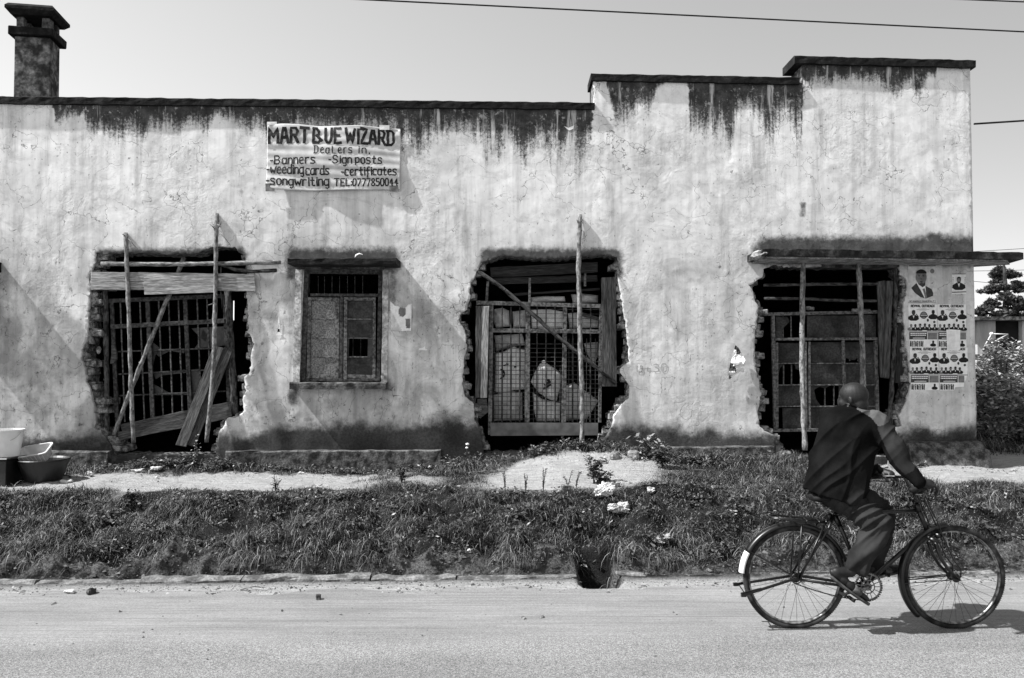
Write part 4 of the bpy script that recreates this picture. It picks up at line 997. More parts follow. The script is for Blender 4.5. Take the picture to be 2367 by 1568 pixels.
# small portrait
mb = MB(); sheet(mb, [(588, 322), (718, 320), (720, 505), (587, 508)], 0)
man(mb, 652, 378, 62, 3, 1, 0); sheet(mb, [(590, 322), (716, 321), (716, 326), (590, 327)], 1, .002); sheet(mb, [(588, 488), (718, 484), (718, 492), (588, 496)], 2, .0068)
sheet(mb, oval(652, 400, 14, 7, 8), 1, .0062)
for ex in (640, 664): sheet(mb, oval(ex, 372, 6, 3, 8), 1, .0062)
for i, c in enumerate('VOTE'): text(mb, c, 706, -(365 + 17 * i), 11, 9, .2, 1, lambda x, y, l: fR7(x, -y, l)); text(mb, c, 596, -(362 + 17 * i), 9, 7, .2, 1, lambda x, y, l: fR7(x, -y, l))
one(mb, 'poster', PM, wp(R7, 652, 508, 0), 'small portrait poster of a bald man, alone near the wall corner under the canopy', 'poster')
def revival(ox, oy, cut=None, cutx=None, label=''):
    mb = MB(); P = lambda x, y: (ox + x, oy + y)
    out = [P(-2, -2), P(262, 0), P(264, 240), P(268, 392), P(12, 395), P(4, 200)] if not cut else [P(-2, -2), P(262, 0), P(264, 200), P(252, 290), P(232, 320), P(228, 360), P(150, 366), P(140, 395), P(12, 395), P(4, 200)]
    sheet(mb, out, 0)
    T = lambda x, y, l: fR7(ox + x, oy - y, l)
    text(mb, 'REVIVAL OUTREACH', 24, -25, 19, 212, .30, 1, T, .2)
    for x0, y0, x1, y1, mi in ((92, 33, 170, 40, 4), (75, 45, 190, 48, 3), (100, 53, 165, 56, 3), (8, 250, 264, 256, 1), (8, 258, 172, 322, 2), (178, 260, 262, 322, 3), (15, 264, 165, 272, 0), (15, 280, 160, 288, 0), (60, 298, 130, 303, 3), (40, 308, 150, 313, 0)):
        if cut: x1 = min(x1, 232 if y0 > 250 else x1)
        sheet(mb, [P(x0, y0), P(x1, y0), P(x1, y1), P(x0, y1)], mi, .002 + .0009 * (mi in (0, 3)))
    for i in range(7): sheet(mb, [P(18 + i * 21, 264), P(20 + i * 21, 264), P(20 + i * 21, 288), P(18 + i * 21, 288)], 2, .0038)
    man(mb, *P(46, 76), 50, 2, 1, 0); man(mb, *P(226, 72), 44, 1, 1, 1)
    sheet(mb, [P(66, 92), P(72, 88), P(92, 112), P(86, 114)], 1, .006)
    sheet(mb, oval(ox + 140, oy + 100, 33, 34), 2, .002); sheet(mb, oval(ox + 140, oy + 100, 27, 28), 3, .003)
    sheet(mb, [P(104, 98), P(176, 98), P(176, 116), P(104, 116)], 1, .0038); sheet(mb, [P(110, 102), P(170, 102), P(170, 106), P(110, 106)], 0, .0046)
    for i, (x, h) in enumerate(((24, 0), (62, 0), (106, 1), (150, 0), (190, 0), (240, 0))):
        if cut and i == 5: continue
        man(mb, *P(x, 196 - (6 if i == 3 else 0)), 32, 3 if h or i == 0 else 2, 1 if i != 0 else 3, 0, .002 + .0002 * i, hat=bool(h))
    sheet(mb, oval(ox + 178, oy + 146, 10, 14), 2, .002); sheet(mb, oval(ox + 237, oy + 162, 11, 11), 2, .0022)
    for i in range(8):
        if i % 3 == 0: sheet(mb, [P(14 + i * 16, 350), P(26 + i * 16, 346), P(28 + i * 16, 386), P(14 + i * 16, 388)], 1, .002)
        else: sheet(mb, [P(14 + i * 16, 352), P(24 + i * 16, 350), P(22 + i * 16, 390), P(16 + i * 16, 390)], 1, .0022)
        sheet(mb, oval(ox + 20 + i * 16, oy + 342 + (i % 2) * 3, 6, 7, 7), 1, .003)
    if not cut: man(mb, *P(226, 346), 28, 1, 1, 1)
    one(mb, 'poster', PM, fR7(ox + 130, oy + 392), label, 'poster', 'revival posters pasted in a block')
revival(190, 602, label='upper left poster of the pasted block of four event posters')
revival(456, 603, label='upper right poster of the block of four, half covered by a blank note')
revival(204, 998, label='lower left poster of the pasted block of four event posters')
revival(470, 998, cut=True, label='lower right poster of the four, its bottom corner torn off')
mb = MB(); f2 = lambda x, y, l=0: (fR7(x, y)[0], fR7(x, y)[1] - .009 - l, fR7(x, y)[2])
P_ = [(535, 836), (560, 832), (663, 838), (661, 1020), (640, 1026), (541, 1022)]; sheet(mb, P_, 0, 0, f2)
for i in range(14): sheet(mb, [(549, 853 + i * 11.5), (610 + (i * 7) % 9, 853 + i * 11.5), (610, 856 + i * 11.5), (549, 856 + i * 11.5)], 4, .001, f2)
one(mb, 'notice', PM, f2(600, 1020), 'plain white printed note pasted over the posters', 'notice')
# torn poster right of the window, torn sheet near the right opening, small scraps
def crumpled(Z, pts, name, mats, label, cat, amp=.012, lift=.01, extra=None, step=14):
    mb = MB(); xs = [p[0] for p in pts]; ys = [p[1] for p in pts]; nx_ = max(3, int((max(xs) - min(xs)) / step)); ny_ = max(3, int((max(ys) - min(ys)) / step))
    P = [Vector(p) for p in pts]; grid = [(min(xs) + (max(xs) - min(xs)) * i / nx_, min(ys) + (max(ys) - min(ys)) * j / ny_) for i in range(nx_ + 1) for j in range(ny_ + 1)]
    inside = [g_ for g_ in grid if pip(np.array([g_[0]]), np.array([g_[1]]), pts)[0]]
    al = [Vector(q) for q in list(pts) + inside]; n = len(pts)
    r = delaunay_2d_cdt(al, [(i, (i + 1) % n) for i in range(n)], [], 0, 1e-5)
    v2 = [tuple(v) for v in r[0]]; fc = []
    for f in r[2]:
        cx2 = sum(v2[i][0] for i in f) / 3; cy2 = sum(v2[i][1] for i in f) / 3
        if pip(np.array([cx2]), np.array([cy2]), pts)[0]: fc.append(tuple(f))
    vs = []
    for x, y in v2:
        a = amp * (float(vn(x, y, .03, 5)) * 1.3 + .5 * float(vn(x, y, .08, 9))); p = wp(Z, x, y, lift + a); vs.append(p)
    mb.add(vs, fc, 0)
    mi = []
    if extra: 
        for k, f in enumerate(fc):
            c = (sum(v2[i][0] for i in f) / 3, sum(v2[i][1] for i in f) / 3); mb.m[k] = extra(*c)
    o = one(mb, name, mats, wp(Z, sum(xs) / n, max(ys), .01), label, cat)
    s_ = o.modifiers.new('s', 'SOLIDIFY'); s_.thickness = .0015; return o
crumpled(R4, [(1078, 575), (1120, 615), (1150, 620), (1200, 640), (1225, 625), (1240, 605), (1275, 598), (1272, 700), (1268, 845), (1180, 850), (1082, 838), (1078, 700)], 'torn_poster', ['paper', 'ink_mid', 'paper_grey'],
         'torn portrait poster with a curled corner to the right of the casement window', 'poster', .012, .008,
         lambda x, y: 2 if (x < 1180 and y > 660 and x < 1090 + (y - 660) * .5) else (1 if ((x - 1187) / 34) ** 2 + ((y - 668) / 50) ** 2 < 1 or (y > 735 and y < 820 and x < 1262 and x > 1215 + (y - 735) * .1) else 0), 9)
crumpled(R6, [(68, 782), (90, 800), (112, 840), (136, 885), (125, 930), (128, 965), (95, 960), (60, 985), (28, 1018), (22, 965), (35, 900), (50, 860), (60, 810)], 'torn_sheet', ['paper', 'ink_grey'],
         'crumpled torn sheet hanging on the wall left of the canopy opening', 'paper scrap', .05, .012, lambda x, y: 1 if vn(x, y, .035, 3) > .55 and x < 100 else 0, 10)
crumpled(R4, [(28, 885), (40, 860), (44, 760), (55, 700), (60, 760), (62, 860), (90, 885)], 'paper_scrap', ['paper', 'ink'], 'thin paper scrap left on the wall between grille opening and casement window', 'paper scrap', .005, .006, lambda x, y: 1 if 825 < y < 860 else 0)
crumpled(R4, [(192, 885), (200, 850), (212, 862), (218, 888)], 'paper_scrap', ['paper', 'ink'], 'tiny white triangular paper scrap just left of the casement window', 'paper scrap', .003, .006)
crumpled(R4, [(1335, 1022), (1345, 1005), (1380, 1000), (1392, 985), (1400, 1012), (1420, 1016), (1410, 1026)], 'paper_scrap', ['paper', 'ink'], 'small scrap of white paper on the wall, right of the torn portrait poster', 'paper scrap', .004, .006)
crumpled(R5, [(1190, 975), (1202, 980), (1202, 1020), (1190, 1015)], 'paper_scrap', ['paper', 'ink'], 'tiny scrap of paper on the wall right of the sack-filled opening', 'paper scrap', .004, .006)
ZW = ZT(0, 0, 1.0)
crumpled(ZW, [(1322, 296), (1332, 300), (1346, 294), (1344, 302), (1334, 306), (1328, 302)], 'paper_scrap', ['paper', 'ink'], 'white scrap stuck in the soot stain left of the parapet step', 'paper scrap', .004, .008, None, 4)
mb = MB(); text(mb, 'a+30', 1493, -872, 19, 70, .12, 0, lambda x, y, l: (lambda p: (p.x, V0 + K * p.x - .004 - l + 0 * l, p.z))(WP(x * S, -y * S, .012)), .25, .03)
g_ = mb.build('graffiti', 'faint', bld)

# ------------------------------------------------------------------ poles and planks propped at the openings
def pole(Z, pts, dpx, ds, label, mat='bark', dark_end=False, group='poles propped at the broken openings', twigs=()):
    sc = {id(R3): 2.613, id(R4): 3.921, id(R5): 2.613, id(R6): 2.904}[id(Z)]
    P = []
    for i in range(len(pts) - 1):
        (xa, ya), (xb, yb_) = pts[i], pts[i + 1]; n = max(2, int(math.hypot(xb - xa, yb_ - ya) / 45))
        for k in range(n):
            t = k / n; dd_ = ds[i] + (ds[i + 1] - ds[i]) * t; P.append((xa + (xb - xa) * t, ya + (yb_ - ya) * t, dd_))
    P.append((*pts[-1], ds[-1]))
    W = [wp(Z, x + random.uniform(-2, 2), y, dd_) for x, y, dd_ in P]; r = dpx / sc / 1.0139 / F * V0 / 2
    rad = [r * (1 + .10 * math.sin(i * 1.7 + dpx) + random.uniform(-.06, .06)) for i in range(len(W))]
    mb = MB(); mb.tube(W, rad, 10, wob=.05)
    for i in range(2, len(W) - 1, 4):                          # knots
        mb.ell(W[i] + Vector((random.choice((-1, 1)) * r * .75, -r * .35, 0)), (r * .45, r * .45, r * .6), nu=7, nv=5, nz=.1)
    for (x0, y0, x1, y1, dd_) in twigs: mb.tube([wp(Z, x0, y0, dd_), wp(Z, (x0 + x1) / 2 + 3, (y0 + y1) / 2, dd_ + .02), wp(Z, x1, y1, dd_ + .01)], [.009, .007, .003], 5)
    lo = min(W, key=lambda p: p.z)
    return one(mb, 'wooden_pole', mat, lo, label, 'pole', group, smooth=True)
pole(R3, [(378, 172), (386, 400), (400, 800), (412, 1150), (426, 1460)], 25, [.03, .07, .12, .17, .22], 'upright pole standing in front of the left grille opening, the one nearer its left side', twigs=[(372, 190, 355, 180, .05), (385, 200, 440, 262, .04)])
pole(R3, [(936, 55), (930, 300), (924, 700), (915, 1000), (874, 1455)], 25, [.03, .08, .13, .18, .24], 'tall upright pole in front of the left opening with splintered twigs at its top', twigs=[(925, 150, 888, 115, .1), (945, 140, 965, 100, .1), (950, 165, 1020, 250, .06), (915, 605, 882, 615, .22), (940, 120, 960, 140, .1)])
pole(R3, [(230, 362), (640, 366), (1000, 360), (1325, 352)], 26, [.02, .06, .06, .05], 'level pole across the top of the left opening, reaching towards the window hood')
pole(R3, [(955, 368), (1050, 398), (1150, 410), (1300, 402)], 22, [.03, .03, .04, .04], 'short crooked branch under the right end of the level pole', 'bark_dark', twigs=[(960, 370, 955, 500, .03), (955, 500, 968, 640, .0)])
pole(R3, [(250, 400), (258, 800), (265, 1385)], 30, [-.1, -.1, -.08], 'inner upright post at the left jamb of the left opening', 'bark_dark')
pole(R3, [(1005, 530), (1025, 900), (1048, 1285)], 40, [-.1, -.1, -.08], 'inner upright post at the right jamb of the left opening', 'bark_dark')
pole(R3, [(735, 325), (640, 560), (530, 830), (440, 1060), (305, 1410)], 26, [-.12, -.02, .02, .03, 0], 'slanting pole crossing the left grille from upper right to lower left')
pole(R5, [(832, 62), (826, 400), (835, 800), (846, 1100), (848, 1475)], 29, [.03, .07, .12, .16, .22], 'tall upright pole in front of the sack-filled middle opening', twigs=[(848, 150, 862, 195, .1), (822, 110, 812, 92, .1), (842, 100, 852, 80, .1)])
pole(R5, [(208, 404), (372, 520), (540, 665), (700, 812), (870, 945), (1056, 1096)], 24, [-.02, .0, .02, .02, .02, .0], 'thin slanting pole across the middle opening from upper left to lower right', 'bark_dark', twigs=[(370, 520, 380, 515, .02)])
pole(R6, [(530, 192), (524, 500), (522, 800), (525, 1100), (542, 1498)], 34, [.14, .2, .25, .3, .36], 'pale upright pole under the canopy, left of the cyclist')
pole(R6, [(904, 192), (920, 500), (934, 800), (938, 1250), (945, 1500)], 35, [.14, .18, .2, .24, .28], 'upright pole under the canopy, directly behind the cyclist')
pole(R6, [(262, 374), (600, 368), (1032, 366)], 22, [-.04, -.05, -.05], 'upper of two level poles in the canopy opening', 'bark_dark')
pole(R6, [(262, 464), (560, 466), (700, 476), (1030, 482)], 22, [-.04, -.05, -.05, -.05], 'lower of two level poles in the canopy opening', 'bark_dark')
pole(R6, [(1160, 200), (1152, 700), (1130, 1100), (1108, 1355)], 32, [-.07, -.07, -.05, -.02], 'dark upright post right of the paired boards in the canopy opening', 'bark_dark')
for (x0, x1, y, lb) in ((552, 600, 531, 'short round peg beside the pale canopy pole'), (862, 985, 546, 'short round peg beside the canopy pole behind the cyclist')):
    pole(R6, [(x0, y - 2), ((x0 + x1) / 2, y), (x1, y + 3)], 25, [-.03, .0, .05], lb, 'bark', group='pegs in the canopy opening')
def plank(Z, x0, y0, x1, y1, wpx, d, label, mat='wood_mid', t=.025, d2=None, ends=.012, parts=None):
    sc = {id(R3): 2.613, id(R4): 3.921, id(R5): 2.613, id(R6): 2.904}[id(Z)]
    w = wpx / sc / 1.0139 / F * V0; mb = MB(); p = wp(Z, x0, y0, d); q = wp(Z, x1, y1, d2 if d2 is not None else d)
    mb.beam(p, q, w, t, jit=.004, ends=ends)
    return one(mb, 'wooden_plank', mat, min((p, q), key=lambda v: v.z), label, 'plank', 'planks nailed over the broken openings', bevel=.002)
plank(R3, 166, 440, 1170, 452, 54, .045, 'upper long weathered plank nailed across the left opening', 'wood_pale')
plank(R3, 166, 495, 1170, 505, 50, .043, 'lower long weathered plank nailed across the left opening', 'wood_pale')
plank(R3, 492, 497, 925, 486, 104, .075, 'short pale plank with a dark knot overlapping the long planks of the left opening', 'wood_pale')
plank(R3, 350, 1368, 1022, 1228, 46, -.03, 'upper of two sloping planks at the foot of the left grille', 'wood_mid')
plank(R3, 340, 1418, 1025, 1278, 52, -.02, 'lower of two sloping planks at the foot of the left grille', 'wood_mid')
plank(R3, 718, 1478, 948, 872, 62, .22, 'wider of two leaning planks at the right of the left opening', 'wood_mid', d2=-.02)
plank(R3, 775, 1478, 1008, 882, 54, .17, 'narrower leaning plank, right-hand of the pair in the left opening', 'wood_mid', d2=-.05)
plank(R5, 222, 622, 218, 1178, 50, -.04, 'outer upright board at the left of the middle opening', 'wood_mid')
plank(R5, 258, 622, 245, 1182, 40, -.02, 'inner upright board at the left of the middle opening', 'wood_pale')
plank(R5, 1010, 446, 1015, 1108, 88, -.03, 'wide upright board at the right of the middle opening', 'wood_mid')
plank(R5, 288, 415, 940, 384, 64, -.14, 'wide dark board at the top of the middle opening', 'wood_dark')
plank(R5, 292, 470, 940, 452, 42, -.18, 'second dark board from the top of the middle opening', 'wood_dark')
plank(R5, 420, 552, 960, 516, 14, -.10, 'thin dark slat just above the mesh in the middle opening', 'wood_dark')
plank(R6, 1059, 345, 1082, 1005, 60, -.05, 'left upright board of the pair in the canopy opening', 'wood_mid')
plank(R6, 1117, 345, 1092, 1003, 46, -.03, 'right upright board of the pair in the canopy opening', 'wood_mid')
plank(R6, 1203, 560, 1177, 1036, 52, -.06, 'dark upright board at the right jamb of the canopy opening', 'wood_dark')
mb = MB(); mb.ell(wp(R3, 213, 890, -.05), (.03, .03, .05), nz=.1); one(mb, 'brick_fragment', 'brick', wp(R3, 213, 905, -.05), 'brick fragment wedged beside the inner left post of the left opening', 'brick')
mb = MB(); mb.poly([wp(R3, x, y, -.09) for x, y in ((290, 858), (305, 855), (320, 900), (322, 945), (300, 972), (282, 975), (290, 920))], (0, .03, 0)); one(mb, 'wood_offcut', 'wood_mid', wp(R3, 300, 972, -.08), 'small pale wood offcut behind the inner left post', 'offcut')
# crumpled cloth in the left corner of the middle opening
mb = MB(); mb.poly([wp(R5, x, y, -.05 - .02 * (i % 2)) for i, (x, y) in enumerate(((205, 1190), (262, 1188), (272, 1270), (225, 1310), (210, 1300)))], (0, .02, 0)); one(mb, 'metal_scrap', 'wood_mid', wp(R5, 230, 1310, -.05), 'bent sheet scrap below the left boards of the middle opening', 'scrap')

# ------------------------------------------------------------------ sacks behind the mesh of the middle opening
def sack(pts, d, th, mat, label, marks=None, sq=.75):
    """pts: outline in R5 pixels, inflated to a stuffed bag"""
    mb = MB(); n = len(pts); cx = sum(p[0] for p in pts) / n; cy = sum(p[1] for p in pts) / n; P = []
    for i in range(n):                                                     # denser outline
        a = pts[i]; b = pts[(i + 1) % n]
        for k in range(4): P.append((a[0] + (b[0] - a[0]) * k / 4, a[1] + (b[1] - a[1]) * k / 4))
    n = len(P); rings = 7; vs = []; sd_ = random.randint(0, 999)
    for s_ in (1, -1):
        for r in range(rings + 1):
            a = r / rings * math.pi / 2; f = math.cos(a) ** sq; hgt = math.sin(a)
            for (x, y) in P:
                X = cx + (x - cx) * f; Y = cy + (y - cy) * f
                wr = .7 * (float(vn(X, Y, .03, sd_)) - .5) + .45 * (float(vn(X, Y, .08, sd_ + 1)) - .5)
                vs.append(wp(R5, X, Y, d + s_ * th * (hgt + wr * hgt)))
    fs = []
    for s_ in (0, 1):
        o = s_ * (rings + 1) * n
        for r in range(rings):
            for j in range(n): fs.append((o + r * n + j, o + r * n + (j + 1) % n, o + (r + 1) * n + (j + 1) % n, o + (r + 1) * n + j))
    mb.add(vs, fs)
    nb_ = len(mb.f)
    o = one(mb, 'sack', mat, wp(R5, cx, max(p[1] for p in pts), d), label, 'sack', 'sacks stacked behind the mesh', smooth=True)
    if marks:
        for kind, *a in marks:
            mk = MB()
            f_ = lambda x, y: (lambda t: wp(R5, x, y, d + th * t + .012))(max(.0, 1 - max(abs(x - cx) / (max(p[0] for p in pts) - cx), abs(y - cy) / (max(p[1] for p in pts) - cy)) ** 3) * 1.05)
            if kind == 'ring':
                mk.poly([f_(x, y) for x, y in oval(a[0], a[1], a[2], a[2], 18)], (0, .004, 0), 0)
                for an in (0, 60, 120): 
                    c_, s2_ = math.cos(R(an)), math.sin(R(an)); r_ = a[2] * .75
                    mk.poly([f_(a[0] - c_ * r_ - s2_ * 2, a[1] - s2_ * r_ + c_ * 2) + Vector((0, -.006, 0)), f_(a[0] + c_ * r_ - s2_ * 2, a[1] + s2_ * r_ + c_ * 2) + Vector((0, -.006, 0)), f_(a[0] + c_ * r_ + s2_ * 2, a[1] + s2_ * r_ - c_ * 2) + Vector((0, -.006, 0)), f_(a[0] - c_ * r_ + s2_ * 2, a[1] - s2_ * r_ - c_ * 2) + Vector((0, -.006, 0))], (0, .002, 0), 1)
            else: mk.poly([f_(x, y) for x, y in a[0]], (0, .004, 0), 0)
            k_ = mk.build('printed_mark', ['ink', 'sack'], o)
    return o
sack([(318, 912), (370, 900), (430, 868), (455, 880), (498, 890), (496, 1130), (430, 1135), (345, 1158), (312, 1140)], -.26, .11, 'sack', 'pale printed sack with a round dark emblem, left behind the mesh',
     [('ring', 345, 1036, 31), ('bar', [(312, 985), (396, 966), (397, 980), (313, 998)]), ('bar', [(430, 990), (500, 978), (500, 988), (431, 1000)]), ('ring', 478, 1030, 22)])
sack([(590, 972), (625, 968), (690, 1010), (722, 1045), (712, 1120), (690, 1205), (640, 1190), (580, 1150), (532, 1085), (560, 1020)], -.24, .11, 'sack', 'pale sack tilted on its corner in the centre behind the mesh',
     [('bar', [(612, 1100), (650, 1075), (660, 1088), (620, 1112)]), ('bar', [(606, 1122), (655, 1095), (660, 1106), (612, 1135)]), ('bar', [(630, 1075), (645, 1066), (652, 1078), (638, 1086)])])
sack([(302, 1165), (400, 1140), (480, 1150), (482, 1320), (310, 1325)], -.30, .12, 'sack_dark', 'dirty grey sack at the bottom left behind the mesh')
sack([(545, 1150), (600, 1190), (715, 1215), (712, 1325), (570, 1328), (550, 1250)], -.28, .12, 'sack', 'pale sack at the bottom centre, under the tilted sack')
sack([(740, 1110), (800, 1090), (880, 1150), (948, 1200), (880, 1310), (745, 1325)], -.27, .11, 'sack_dark', 'grey sack slumped at the bottom right behind the mesh')
sack([(308, 640), (360, 632), (400, 650), (405, 745), (320, 755), (304, 700)], -.34, .12, 'sack_dark', 'top left sack of the upper row behind the grille')
sack([(420, 655), (500, 645), (505, 750), (425, 755)], -.38, .12, 'sack_dark', 'second sack from the left in the upper row behind the grille')
sack([(535, 645), (640, 640), (728, 655), (728, 755), (640, 765), (540, 755)], -.34, .13, 'sack', 'long pale sack in the middle of the upper row behind the grille')
sack([(760, 665), (850, 660), (950, 690), (950, 755), (770, 760)], -.36, .12, 'sack_dark', 'right-hand sack of the upper row behind the grille')
sack([(530, 568), (620, 560), (740, 562), (745, 592), (540, 598)], -.40, .10, 'sack_dark', 'flattened sack lying on top of the stack under the slat')
sack([(860, 850), (942, 840), (948, 920), (920, 975), (870, 905)], -.40, .08, 'sack_dark', 'small sack at the right edge behind the mesh')
sack([(780, 550), (850, 545), (945, 555), (945, 600), (790, 605)], -.44, .09, 'sack_dark', 'sack on top of the stack, right of the tall pole')
sack([(310, 800), (480, 790), (500, 860), (420, 870), (320, 900)], -.46, .12, 'sack_dark', 'dark sack above the printed sack behind the mesh')
mb = MB(); mb.ell(wp(R5, 612, 962, -.15), (.03, .02, .018), nz=.1); one(mb, 'knotted_tie', 'paper', wp(R5, 612, 972, -.15), 'white knotted tie on the tip of the tilted sack', 'tie')
mb = MB(); mb.beam(wp(R5, 850, 672, -.2), wp(R5, 945, 700, -.2), .05, .02); one(mb, 'wood_offcut', 'wood_mid', wp(R5, 900, 700, -.2), 'small slanting board lying on the upper right sack', 'offcut')
# roll of rag on the window hood
mb = MB(); mb.tube([wp(R4, 752, 172, .3), wp(R4, 765, 148, .3), wp(R4, 795, 136, .3), wp(R4, 825, 146, .3)], [.006, .011, .008, .004], 7, wob=.3); one(mb, 'paper_scrap', 'paper', wp(R4, 765, 175, .3), 'crumpled white scrap lying on top of the window hood', 'paper scrap')

# ------------------------------------------------------------------ bicycle
YB = 5.523
def B(px, py, dy=0.0): return at(px, py, YB + dy)
HR = B(1836, 1331); HF = B(2204, 1330); WR = .339
HR.z = HF.z = .3575; TY = .0185
bike = thing('bicycle', ((HR.x + HF.x) / 2, YB, 0), 'black roadster bicycle with rear carrier and white mudguard tail ridden along the road', 'bicycle')
def wheel(c, seed, steer=0.0):
    rim = MB(); rim.ring(c, .317, .012, 96, 8, w=.016, h=.008); w = rim.build('wheel', 'chrome_old', bike, smooth=True)
    t = MB(); t.ring(c, WR, TY, 128, 12)
    for i in range(150):
        a = 2 * math.pi * i / 150; e_ = Vector((math.cos(a), 0, math.sin(a)))
        for s_ in (-1, 1): t.box(c + e_ * (WR + .0145) + Vector((0, s_ * .009, 0)), (.006, .008, .006), rot=Matrix.Rotation(-a, 3, 'Y'))
    t.build('tyre', 'tyre_dusty', w, smooth=True)
    s = MB(); rnd = random.Random(seed)
    for i in range(36):
        a = 2 * math.pi * (i + .3) / 36; side = 1 if i % 2 else -1; lean = (1 if (i // 2) % 2 else -1) * R(62)
        s.tube([c + Vector((math.cos(a) * .313, side * .004, math.sin(a) * .313)), c + Vector((math.cos(a + lean) * .024, side * .034, math.sin(a + lean) * .024))], .0012, 5)
    s.build('spokes', 'paint_black', w)
    h = MB(); h.tube([c + Vector((0, -.06, 0)), c + Vector((0, -.038, 0)), c + Vector((0, -.034, 0)), c + Vector((0, -.02, 0)), c + Vector((0, .02, 0)), c + Vector((0, .034, 0)), c + Vector((0, .038, 0)), c + Vector((0, .06, 0))], [.007, .01, .03, .017, .017, .03, .012, .007], 14)
    h.tube([c + Vector((0, -.085, 0)), c + Vector((0, .085, 0))], .006, 8); h.build('hub', 'paint_black', w, smooth=False)
    return w
wheel(HR, 1); wheel(HF, 2)
BB = B(1999, 1352); SC = B(1928, 1187); HT = B(2121, 1172); HB = B(2147, 1238)
fr = MB()
fr.tube([SC + Vector((0, 0, .012)), BB], .0145, 12); fr.tube([B(1926, 1190), B(2126, 1180)], .0135, 12); fr.tube([B(2142, 1226), BB], .0155, 12); fr.tube([HT, HB], .0185, 12)
fr.tube([B(1919, 1187), B(1916, 1196), B(1922, 1206)], .014, 10)
for s_ in (-1, 1):
    o = Vector((0, s_ * .045, 0)); q = Vector((0, s_ * .062, 0))
    fr.tube([SC + Vector((-.01, s_ * .018, -.01)), SC + Vector((-.06, s_ * .045, -.1)), HR + q], [.009, .009, .0075], 9)
    fr.tube([BB + Vector((-.02, s_ * .03, 0)), BB + Vector((-.12, s_ * .05, .0)), HR + q], [.011, .011, .009], 9)
fr.tube([BB + Vector((0, -.036, 0)), BB + Vector((0, .036, 0))], .024, 16)
for a_, b_ in ((B(1940, 1216), B(1928, 1192)),): fr.tube([a_, b_], .019, 12)
fr.build('frame', 'paint_black', bike, smooth=True)
fk = MB(); crown = B(2152, 1247)
fk.tube([B(2121, 1168), B(2152, 1250)], .0125, 12); fk.box(crown, (.05, .12, .035), rot=Matrix.Rotation(.3, 3, 'Y'))
for s_ in (-1, 1):
    P = [B(2153, 1250), B(2164, 1285), B(2181, 1311), HF]
    fk.tube([P[0] + Vector((0, s_ * .05, 0)), P[1] + Vector((0, s_ * .052, 0)), P[2] + Vector((0, s_ * .055, 0)), P[3] + Vector((0, s_ * .06, 0))], [.0135, .0135, .0115, .008], 10)
fk.build('fork', 'paint_black', bike, smooth=True)
# head lugs, brake fittings and rods
lug = MB()
lug.tube([B(2119, 1165), B(2124, 1182)], .022, 12); lug.tube([B(2143, 1228), B(2149, 1242)], .022, 12); lug.box(B(2118, 1158), (.05, .05, .012), rot=Matrix.Rotation(.3, 3, 'Y'))
for s_ in (-1, 1):
    lug.tube([B(2127, 1140) + Vector((0, s_ * .06, 0)), B(2160, 1215) + Vector((0, s_ * .07, 0)), B(2167, 1230) + Vector((0, s_ * .05, 0)), B(2196, 1292) + Vector((0, s_ * .05, 0)), B(2212, 1312) + Vector((0, s_ * .05, 0)), B(2211, 1330) + Vector((0, s_ * .05, 0))], .0052, 6)
lug.tube([B(2128, 1142) + Vector((0, -.02, 0)), B(2167, 1228) + Vector((0, -.02, 0))], .005, 6)
lug.box(B(2163, 1236), (.03, .1, .03)); lug.ell(B(2149, 1253, -.07), .013); lug.ell(B(2147, 1243, -.07), .012)
lug.tube([B(2094, 1336, -.03), B(2150, 1332, -.05), B(2196, 1328, -.06)], .004, 6); lug.tube([B(2093, 1341, -.03), B(2150, 1336, -.05), B(2196, 1331, -.06)], .004, 6)
lug.build('brake_rod', 'paint_black', bike, smooth=True)
hb = MB()
hb.tube([B(2121, 1170), B(2112, 1140)], .011, 10)
GN = at(2136, 1128, YB - .28); GF = Vector((GN.x, YB + .28, GN.z))
c0 = B(2112, 1138)
for s_ in (-1, 1):
    g_ = Vector((GN.x, YB + s_ * .28, GN.z))
    hb.tube([c0, c0 + Vector((.02, s_ * .07, .01)), Vector((c0.x + .02, YB + s_ * .17, g_.z + .005)), Vector((g_.x + .03, YB + s_ * .235, g_.z)), g_ + Vector((-.09, s_ * .02, -.012))], .0115, 10)
hb.build('handlebar', 'paint_black', bike, smooth=True)
for s_ in (-1, 1):
    g_ = Vector((GN.x, YB + s_ * .28, GN.z)); mb = MB(); mb.tube([g_ + Vector((.03, -s_ * .03, .0)), g_ + Vector((-.10, s_ * .022, -.013))], .0165, 10); mb.build('grip', 'rubber', bike, smooth=True)
    mb = MB(); mb.tube([c0 + Vector((.03, s_ * .06, -.03)), Vector((g_.x + .055, YB + s_ * .2, g_.z - .035)), g_ + Vector((.02, s_ * .0, -.045)), g_ + Vector((-.07, s_ * .02, -.04))], .005, 7); mb.build('brake_lever', 'steel', bike, smooth=True)
